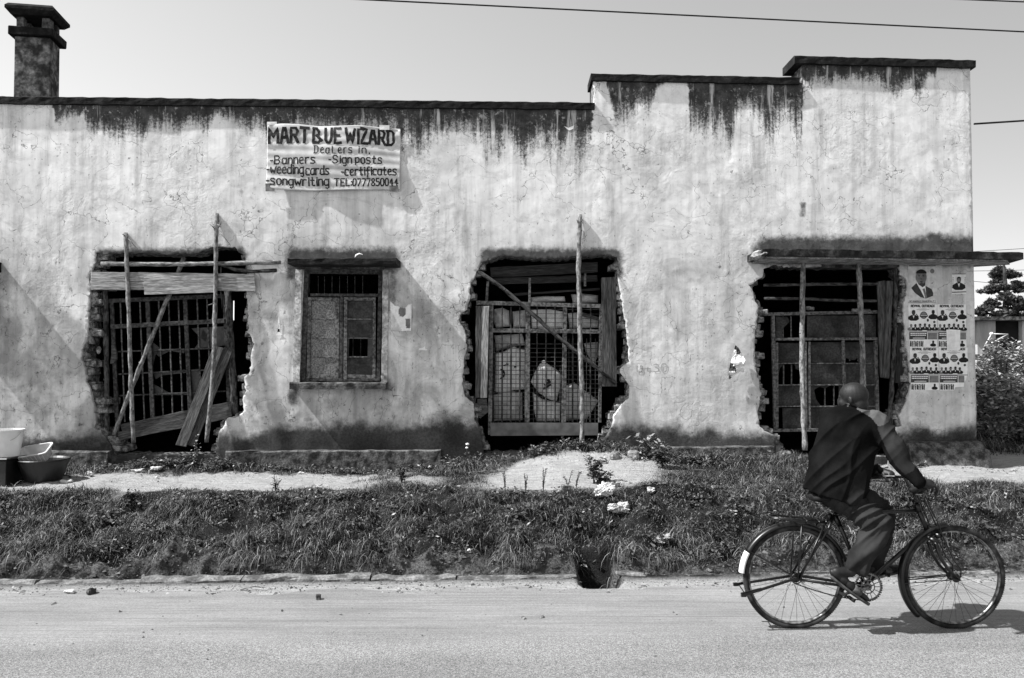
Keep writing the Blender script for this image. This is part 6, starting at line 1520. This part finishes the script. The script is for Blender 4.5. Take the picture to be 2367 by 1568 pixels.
# litter and grit: countless small bits
n = 6500
X = rng.uniform(-6.6, 7.0, n); sel = rng.random(n); V = np.where(sel < .38, rng.normal(6.46, .09, n), np.where(sel < .60, rng.uniform(9.4, 10.0, n), np.where(sel < .95, rng.uniform(6.66, 7.05, n), rng.uniform(8.4, 9.6, n))))
V = np.where(sel > .97, rng.uniform(4.6, 6.3, n), V); s = rng.uniform(.003, .008, n) * (1 + 2.2 * rng.random(n) ** 7) * (1 + (sel > .45) * .3) * (1 - .4 * (sel > .97)); Z = np.where(V < 6.2, .006, H(X, V)) + s * .3
bs_ = np.array([(-1, -.6, -.4), (1, -.8, -.4), (.9, .7, -.4), (-.8, .9, -.4), (0, 0, .45)]); a = rng.uniform(0, 6.28, n); ca, sa = np.cos(a), np.sin(a); jx = rng.uniform(.4, 1.5, (n, 5, 3)); bs_ = np.repeat(bs_[None], n, 0); bs_[:, 4, :2] = rng.uniform(-.6, .6, (n, 2)); 
P = bs_ * jx * s[:, None, None]; P = np.stack([P[..., 0] * ca[:, None] - P[..., 1] * sa[:, None], P[..., 0] * sa[:, None] + P[..., 1] * ca[:, None], P[..., 2]], -1) + np.stack([X, V + K * X, Z], -1)[:, None, :]
q = np.array([[0, 1, 4], [1, 2, 4], [2, 3, 4], [3, 0, 4]]); F_ = (np.arange(n) * 5)[:, None, None] + q[None]
tn = np.repeat(np.where((rng.random(n) < .10) & ((V < 6.6) | (V > 7.05)), rng.uniform(.18, .36, n), rng.uniform(.02, .14, n)), 5)
lt = np_mesh('grit', P.reshape(-1, 3), F_.reshape(-1, 3), 'litter', tone=tn); tag(lt, 'scattered grit, pebbles and scraps along the kerb and path', 'grit', kind='stuff')

# ------------------------------------------------------------------ rubbish one can pick up
def rock(px, V, sx, sy, sz, label, name='stone', cat='stone', mat='stone', nz=.14, up=.0, grp='stones and rubble lying about'):
    x, y, z = (Xp(px, V), V + K * Xp(px, V), 0); z = .004 if V < 6.15 else float(H(x, V)); mb = MB()
    mb.ell((x, y, z + sz * .55 + up), (sx, sy, sz), Matrix.Rotation(random.uniform(0, 3), 3, 'Z'), 9, 6, nz=nz, sq=.7); one(mb, name, mat, (x, y, z), label, cat, grp)
def brickbat(px, V, l, w, h, label, rot=0.3, mat='brick'):
    x = Xp(px, V); y = V + K * x; z = .004 if V < 6.15 else float(H(x, V)); mb = MB(); mb.box((x, y, z + h * .45), (l, w, h), rot=Matrix.Rotation(rot, 3, 'Z'), jit=.006); one(mb, 'brick', mat, (x, y, z), label, 'brick', 'loose bricks', bevel=.004)
brickbat(740, 6.22, .035, .03, .045, 'small brick chunk standing on the dirt verge left of centre', .3, 'concrete_mid'); 
rock(1210, 5.72, .022, .014, .010, 'small dark pebble lying alone on the road left of the drain', mat='brick'); rock(1252, 5.74, .022, .012, .008, 'dark flat pebble on the road, below the drain', mat='brick')
rock(2057, 5.6, .022, .013, .011, 'pale pebble on the road between the bicycle wheels'); rock(220, 6.38, .035, .03, .03, 'dark lump on the verge at far left below the bank', mat='plastic_dark')
rock(1372, 9.05, .045, .025, .012, 'flat stone lying on the pale soil mound', mat='stone'); rock(1420, 9.45, .07, .05, .05, 'large pale stone beside the plinth end'); rock(1462, 9.5, .08, .06, .06, 'rounded pale rubble lump beside the plinth end, right of the large stone')
brickbat(1392, 9.35, .10, .05, .035, 'flat brick lying on the right shoulder of the mound', -.4); brickbat(1612, 9.05, .13, .07, .06, 'pale brick half sunk in the grass below the plinth', .1, 'concrete_mid'); brickbat(1312, 8.5, .13, .07, .06, 'dark brick at the near edge of the mound', .05)
rock(1896, 9.85, .12, .09, .09, 'broken rubble lump at the foot of the canopy opening'); rock(2070, 9.8, .11, .09, .10, 'pale rubble heap right of the cyclist at the jamb'); rock(2092, 9.7, .13, .08, .06, 'crumbled plaster lump below the right jamb'); rock(1815, 9.9, .12, .08, .05, 'rubble piece under the left jamb of the canopy opening')
rock(1358, 7.0, .05, .03, .03, 'small stone on the bank above the drain', mat='brick'); rock(2178, 6.75, .035, .03, .022, 'pale stone seen through the front wheel'); rock(1455, 6.66, .13, .05, .022, 'worn kerb fragment right of the drain', mat='kerb', nz=.08)
def bagmesh(px, V, sx, sy, sz, label, n=3, up=0.0):
    x = Xp(px, V); y = V + K * x; z = float(H(x, V)) + up; mb = MB(); rs_ = random.Random(px)
    for k in range(n): mb.ell((x + rs_.uniform(-.5, .5) * sx, y + rs_.uniform(-.3, .3) * sy, z + sz * (.4 + .3 * rs_.random())), (sx * rs_.uniform(.45, .8), sy * rs_.uniform(.5, .8), sz * rs_.uniform(.45, .75)), Matrix.Rotation(rs_.uniform(-.5, .5), 3, 'Y'), 16, 10, nz=.10)
    mb2 = fuse(mb, .009, 1, .4); vv_ = np.array(mb2.v); c_ = vv_.mean(0); q_ = np.abs(vn(vv_[:, 0] + vv_[:, 1] * .7, vv_[:, 2] + vv_[:, 1] * .5, 26, px) - .5) + .6 * np.abs(vn(vv_[:, 0] - vv_[:, 1], vv_[:, 2], 55, px + 3) - .5)
    f_ = 1 - .95 * (q_ - .15)[:, None]; sh_ = 1 + .5 * (vn(vv_[:, 0], vv_[:, 1] + vv_[:, 2], 9, px + 7) - .5)[:, None]; mb2.v = [tuple(p) for p in (c_ + (vv_ - c_) * f_ * sh_ * np.array([1.1, 1, .85]))]
    o = one(mb2, 'plastic_bag', 'bag', (x, y, z), label, 'plastic bag', 'plastic bags and scraps', smooth=False, fix=False)
bagmesh(1398, 8.05, .13, .08, .12, 'large crumpled white plastic bag in the gully above the drain', 4, .02); bagmesh(1430, 7.75, .10, .08, .10, 'smaller white plastic bag just below the large one in the gully', 3, .02)
bagmesh(1505, 8.1, .06, .05, .07, 'white plastic bag caught in the grass right of the gully', 3, .02); bagmesh(212, 9.5, .05, .04, .06, 'small white plastic scrap near the black basin', 2)
bagmesh(320, 9.55, .10, .05, .035, 'flattened white rag on the ground before the left opening, left of two', 4); bagmesh(365, 9.62, .10, .05, .05, 'crumpled pale rag on the ground before the left opening, right of two', 4); bagmesh(160, 9.1, .07, .04, .04, 'pale crumpled rag on the path right of the basin', 2); bagmesh(365, 9.3, .05, .03, .03, 'pale crumpled paper on the path edge before the left opening', 2)
bagmesh(175, 6.4, .05, .03, .03, 'pale plastic scrap on the verge at the far left', 2); bagmesh(700, 9.5, .05, .03, .03, 'white scrap in the weeds below the plinth', 2); bagmesh(1085, 6.9, .02, .02, .02, 'tiny white scrap low on the bank', 2)
# dry sticks
for i, (px_, V, ln, an) in enumerate(((1120, 9.35, .45, .12), (620, 9.45, .3, .05), (300, 9.75, .25, .3), (2120, 9.0, .2, .1), (590, 6.4, .2, .1))):
    x, y, z = gp(px_, V); mb = MB(); mb.tube([(x - ln / 2, y, z + .01), (x, y + .02, z + .03), (x + ln / 2, y, z + .015 + an * .1)], [.006, .005, .003], 6, wob=.15)
    one(mb, 'stick', 'bark', (x, y, z), ('long dry stick beside the mound', 'dry stick in the weeds under the window', 'dry twig before the left opening', 'dry twig on the path at the right', 'dry twig on the verge by the kerb')[i], 'stick', 'dry sticks')

# bucket, tub and basin on the left
def lathe(mb, c, prof, n=32, mi=0, sx=1, sy=1, rot=None):
    vs = [];
    for r, z in prof:
        for j in range(n):
            p = Vector((r * math.cos(2 * math.pi * j / n) * sx, r * math.sin(2 * math.pi * j / n) * sy, z)); vs.append(Vector(c) + (rot @ p if rot else p))
    k = len(prof); mb.add(vs, [(i * n + j, i * n + (j + 1) % n, (i + 1) * n + (j + 1) % n, (i + 1) * n + j) for i in range(k - 1) for j in range(n)] + [tuple(range(n))[::-1]], mi); return mb
VB = 9.15
xb_ = Xp(22, VB); yb_ = VB + K * xb_; zb = CAMZ - (1054 - HOR) * yb_ / F
bench = MB(); gz = float(H(xb_, VB)); bench.box((xb_ - .22, yb_, (zb + gz) / 2 - .012), (.66, .40, zb - gz - .03)); bench.box((xb_ - .22, yb_, zb - .012), (.72, .46, .024), jit=.002)
o = one(bench, 'crate', 'plastic_dark', (xb_ - .2, yb_, gz), 'dark low crate under the white bucket at the far left', 'crate', bevel=.006)
bk = thing('bucket', (xb_, yb_, zb), 'white plastic bucket with its handle down, on the dark crate', 'bucket')
u = 1 / F * yb_; mb = MB(); lathe(mb, (xb_ - .01, yb_, zb), [(.0, .002), (.125, .002), (.168, 60 * u), (.172, 60 * u), (.176, 58 * u), (.176, 62 * u), (.160, 62 * u), (.120, .01), (0, .01)]); mb.build('pail', 'plastic', bk, smooth=False)
mb = MB(); mb.tube([(xb_ - .01 + .175 * math.cos(a_), yb_ - .175 * math.sin(a_) * .55 - .03, zb + 56 * u - .11 * math.sin(a_)) for a_ in np.linspace(0, math.pi, 15)], .004, 6); mb.build('handle', 'plastic_grey', bk)
xs_ = Xp(106, 9.25); ys_ = 9.25 + K * xs_; gz2 = float(H(xs_, 9.25)) + .005
u = 1 / F * ys_; mb = MB(); lathe(mb, (xs_, ys_, gz2), [(0, .0), (.185, .0), (.262, 44 * u), (.272, 47 * u), (.265, 49 * u), (.250, 45 * u), (.175, .012), (0, .012)], 40)
one(mb, 'basin', 'plastic_dark', (xs_, ys_, gz2), 'wide black basin standing on the ground beside the crate', 'basin')
tb = thing('tub', (xs_ - .03, ys_, gz2 + .2), 'white rectangular plastic tub tipped on its side in the black basin', 'tub')
mb = MB(); rt = Matrix.Rotation(R(-9), 3, 'Y') @ Matrix.Rotation(R(30), 3, 'X'); c_ = Vector((xs_ - .075, ys_ - .02, gz2 + 58 * u)); prof = []
vs = []
for z, w, h2 in ((-.06, .13, .075), (.05, .165, .10), (.055, .185, .115), (.07, .185, .115), (.07, .165, .10), (-.045, .12, .068)):
    for a_ in np.linspace(0, 2 * math.pi, 33)[:-1]:
        cx2, sx2 = math.cos(a_), math.sin(a_); vs.append(c_ + rt @ Vector((math.copysign(abs(cx2) ** .3, cx2) * w, math.copysign(abs(sx2) ** .3, sx2) * h2, z)))
mb.add(vs, [(i * 32 + j, i * 32 + (j + 1) % 32, (i + 1) * 32 + (j + 1) % 32, (i + 1) * 32 + j) for i in range(5) for j in range(32)] + [tuple(range(32)), tuple(5 * 32 + j for j in range(32))]); mb.build('box', 'plastic_grey', tb)
mb = MB()
for i in range(7): mb.beam(c_ + rt @ Vector((-.12 + i * .04, -.082, -.05)), c_ + rt @ Vector((-.135 + i * .045, -.108, .05)), .006, .006, n=(0, -1, .3), seg=1)
mb.build('rib', 'plastic', tb)

# ------------------------------------------------------------------ beyond the right corner
def shrub(x, y, h, r, n, label, leaf=.07, tone=(.04, .16), stems=7, grp='shrubs beyond the corner'):
    z = Hs(x, y); root = thing('shrub', (x, y, z), label, 'shrub', grp); mb = MB(); cs_ = []
    for k in range(stems):
        a = random.uniform(0, 6.28); q = r * random.uniform(.2, .9); tip = Vector((x + q * math.cos(a), y + q * math.sin(a), z + h * random.uniform(.55, .95))); mb.tube([(x, y, z - .02), Vector((x, y, z)).lerp(tip, .5) + Vector((0, 0, .1)), tip], [.02, .013, .005], 6)
        for _ in range(5):
            t = random.uniform(.35, 1.05); p = Vector((x, y, z)).lerp(tip, t); cs_.append((p.x + random.uniform(-.12, .12), p.y + random.uniform(-.12, .12), p.z, r * .34, h * .22, max(8, n // (stems * 5))))
    for _ in range(6): cs_.append((x + random.uniform(-r, r) * .8, y + random.uniform(-r, r) * .5, z + random.uniform(0, .2) * h, r * .4, h * .3, n // 10))
    mb.build('stem', 'stem', root); V_, f, t = leafset(cs_, 0, 0, 0, leaf, *tone, .3); np_mesh('foliage', V_ - np.array(root.location), f, 'leaves', tone=t, parent=root); return root
for i, (px_, y_, h, r, lb) in enumerate(((2285, 13.2, 1.05, .6, 'leafy shrub closest to the building corner'), (2345, 13.8, 1.15, .7, 'tall leafy shrub at the right edge of the view'), (2318, 15.2, 1.3, .5, 'pale feathery shrub rising behind the two near shrubs'), (2300, 17, 1.05, .8, 'dark shrub behind, under the far house wall'), (2385, 16, 1.4, .9, 'dense shrub beyond the right edge of the view'), (2400, 13.2, 1.2, .7, 'shrub half out of view at the right edge'))):
    shrub(at(px_, 838, y_).x, y_, h, r, 3400, lb, .075, (.2, .9) if i != 3 else (.1, .3))
g4_ = blades(16000, (5.9, 11.5), (10.9, 14.5), lambda X, V: (X > XE + .05) * sst(10.9, 11.4, V + .5 * (fbm(X, V, 2, 9) - .5)), .06, .22, .012, 'grass', gt, (.3, 1.4)); tag(g4_, 'grass on the ground behind the right corner of the building', 'grass', kind='stuff')
# far house with pale pillars, flat roof; tilted dish frame in front of it
YH = 30.0; hx0 = at(2225, 740, YH).x; hz1 = at(2300, 742, YH).z; hz0 = 1.0
hs = thing('far_house', (hx0 + 5, YH + 3, hz0), 'low flat-roofed house with streaked pale walls beyond the shrubs', 'house')
mb = MB(); mb.box((hx0 + 6, YH + 3, (hz0 + hz1) / 2), (12, 6, hz1 - hz0)); mb.build('wall', 'far_dark', hs)
for px_ in (2258, 2291, 2362):
    p = at(px_, 780, YH - .2); mb = MB(); w = .55 if px_ < 2280 else .16
    mb.box((p.x + w / 2, YH - .12, (hz0 + hz1) / 2), (w, .22, hz1 - hz0), jit=.01); mb.build('pillar', 'far_wall', hs)
mb = MB(); mb.box((hx0 + 6, YH + 2.8, hz1 + .06), (12.6, 7, .12), jit=.02); mb.build('roof', 'concrete_mid', hs)
mb = MB(); p = at(2300, 825, YH - 1); mb.box((hx0 + 5, YH - .9, p.z), (10, 1.4, .2), jit=.03); mb.build('veranda', 'concrete_mid', hs)
YD = 22.0; ds_ = thing('satellite_dish', (at(2300, 800, YD).x, YD, Hs(at(2300, 800, YD).x, YD)), 'tilted dish with a white triangular strut frame before the far house', 'satellite dish')
a_, b_, c_ = at(2275, 802, YD), at(2330, 773, YD), at(2292, 772, YD)
mb = MB()
for p, q in ((a_, b_), (b_, c_), (c_, a_)): mb.tube([p, q], .015, 6)
mb.ell(c_, .05); mb.build('strut', 'white_paint', ds_, smooth=True)
mb = MB(); cc_ = (a_ + b_) / 2; ax_ = (b_ - a_).normalized(); nn_ = Vector((ax_.z, 0, -ax_.x)); rr_ = (b_ - a_).length / 2; secs = []
for k in range(8):
    t = k / 7; secs.append((cc_ + nn_ * (.30 * t), ax_ * rr_ * math.sqrt(max(1 - t * t, .001)), Vector((0, rr_ * .5 * math.sqrt(max(1 - t * t, .001)), 0))))
mb.loft(secs, 24); mb.build('dish', 'far_dark', ds_, smooth=True)
mb = MB(); mb.tube([cc_ + nn_ * .28, Vector((cc_.x, YD, Hs(cc_.x, YD) - .05))], .04, 8); mb.build('mast', 'far_dark', ds_)
# conifer with cloud-like pads
def conifer(px, Y, pads, label, trunk_top, base_r=.3):
    x = at(px, 700, Y).x; z = Hs(x, Y); root = thing('pine_tree', (x, Y, z), label, 'tree', 'pines beyond the far house'); mb = MB()
    tt = at(px, trunk_top, Y); pts = [Vector((x, Y, z - .2)), Vector((x - .1, Y, z + (tt.z - z) * .35)), Vector((x + .12, Y, z + (tt.z - z) * .7)), Vector((x, Y, tt.z))]
    mb.tube(pts, [base_r, base_r * .8, base_r * .5, base_r * .2], 9, wob=.06); vs = []; ts = []
    for (cx, cy, rx__, ry__) in pads:
        c = at(cx, cy, Y + random.uniform(-1, 1)); ra = rx__ * Y / F; rb__ = ry__ * Y / F
        att_ = Vector((x, Y, max(z + 1, c.z - ra * .35))); mb.tube([att_, att_.lerp(c, .5) + Vector((0, 0, -.05)), c], [base_r * .35, base_r * .25, base_r * .1], 6)
        m_ = int(900 + 2600 * rx__ * ry__ / 900); subs = [(rng.normal(0, .42, 3)) for _ in range(16)]
        for s_ in subs:
            k = m_ // 16; d = rng.normal(0, 1, (k, 3)); d /= np.linalg.norm(d, axis=1)[:, None]; d *= rng.random((k, 1)) ** .35
            p = np.array(c)[None] + (s_[None] * .85 + d * .36) * np.array([ra, ra * .9, rb__])[None] * .95
            dr = rng.normal(0, 1, (k, 3)); dr[:, 2] = np.abs(dr[:, 2]) * .8; dr /= np.linalg.norm(dr, axis=1)[:, None]; w = rng.normal(0, 1, (k, 3)) * .035; sz = rng.uniform(.10, .22, (k, 1))
            vs.append(np.stack([p - w, p + w, p + dr * sz], 1).reshape(-1, 3)); ts.append(np.repeat(rng.uniform(.02, .07, k), 3))
    mb.build('trunk', 'trunk', root, smooth=True); V_ = np.concatenate(vs); np_mesh('crown', V_ - np.array(root.location), np.arange(len(V_)).reshape(-1, 3), 'leaves', tone=np.concatenate(ts), parent=root)
conifer(2322, 45, [(2322, 628, 32, 19), (2296, 670, 34, 14), (2352, 664, 26, 14), (2290, 706, 20, 13), (2330, 690, 26, 18), (2358, 705, 22, 22), (2320, 725, 30, 12), (2268, 722, 18, 14), (2345, 735, 30, 12), (2308, 650, 14, 9)], 'tall pine with cloud-like foliage pads rising behind the far house', 612)
conifer(2395, 50, [(2390, 668, 34, 20), (2400, 705, 44, 22), (2385, 735, 40, 16), (2420, 640, 30, 18)], 'second pine partly out of view at the right edge', 640)
# scrub along the horizon so that the far ground never ends bare
def hedge(y, x0, x1, h, n, label):
    cs_ = [(x, y + random.uniform(-1, 1), Hs(x, y) - .2, 1.5, h * random.uniform(.6, 1.2), n) for x in np.arange(x0, x1, 1.1)]
    V_, f, t = leafset(cs_, 0, 0, 0, .28, .03, .12, .05); o = np_mesh('far_scrub', V_, f, 'leaves', tone=t); tag(o, label, 'scrub', kind='stuff')
hedge(38, 12, 60, 3.4, 1000, 'mass of scrub along the horizon beyond the far house')
# overhead wires
def wire(p, q, sag, r, label):
    mb = MB(); n = 40; P = [p.lerp(q, i / n) - Vector((0, 0, sag * 4 * (i / n) * (1 - i / n))) for i in range(n + 1)]; mb.tube(P, r, 5); one(mb, 'overhead_wire', 'cable', p, label, 'wire', 'overhead wires')
wire(at(200, -32, 16), at(2800, 95, 18), .0, .017, 'long thick wire sloping across the sky above the roof'); wire(at(1950, -12, 16), at(2700, 18, 16), .0, .014, 'short stretch of wire in the top right corner of the sky')
wire(WP(2252, 287, -.3), at(2700, 258, 12), .0, .014, 'wire leaving the right edge of the building'); 
wire(at(2150, 588, 60), at(2700, 555, 60), .0, .02, 'thin far wire just above the canopy end'); wire(at(2150, 628, 60), at(2700, 612, 60), .1, .02, 'upper thin far wire before the pine'); wire(at(2150, 640, 60), at(2700, 688, 60), .1, .02, 'lower thin far wire crossing behind the pine')
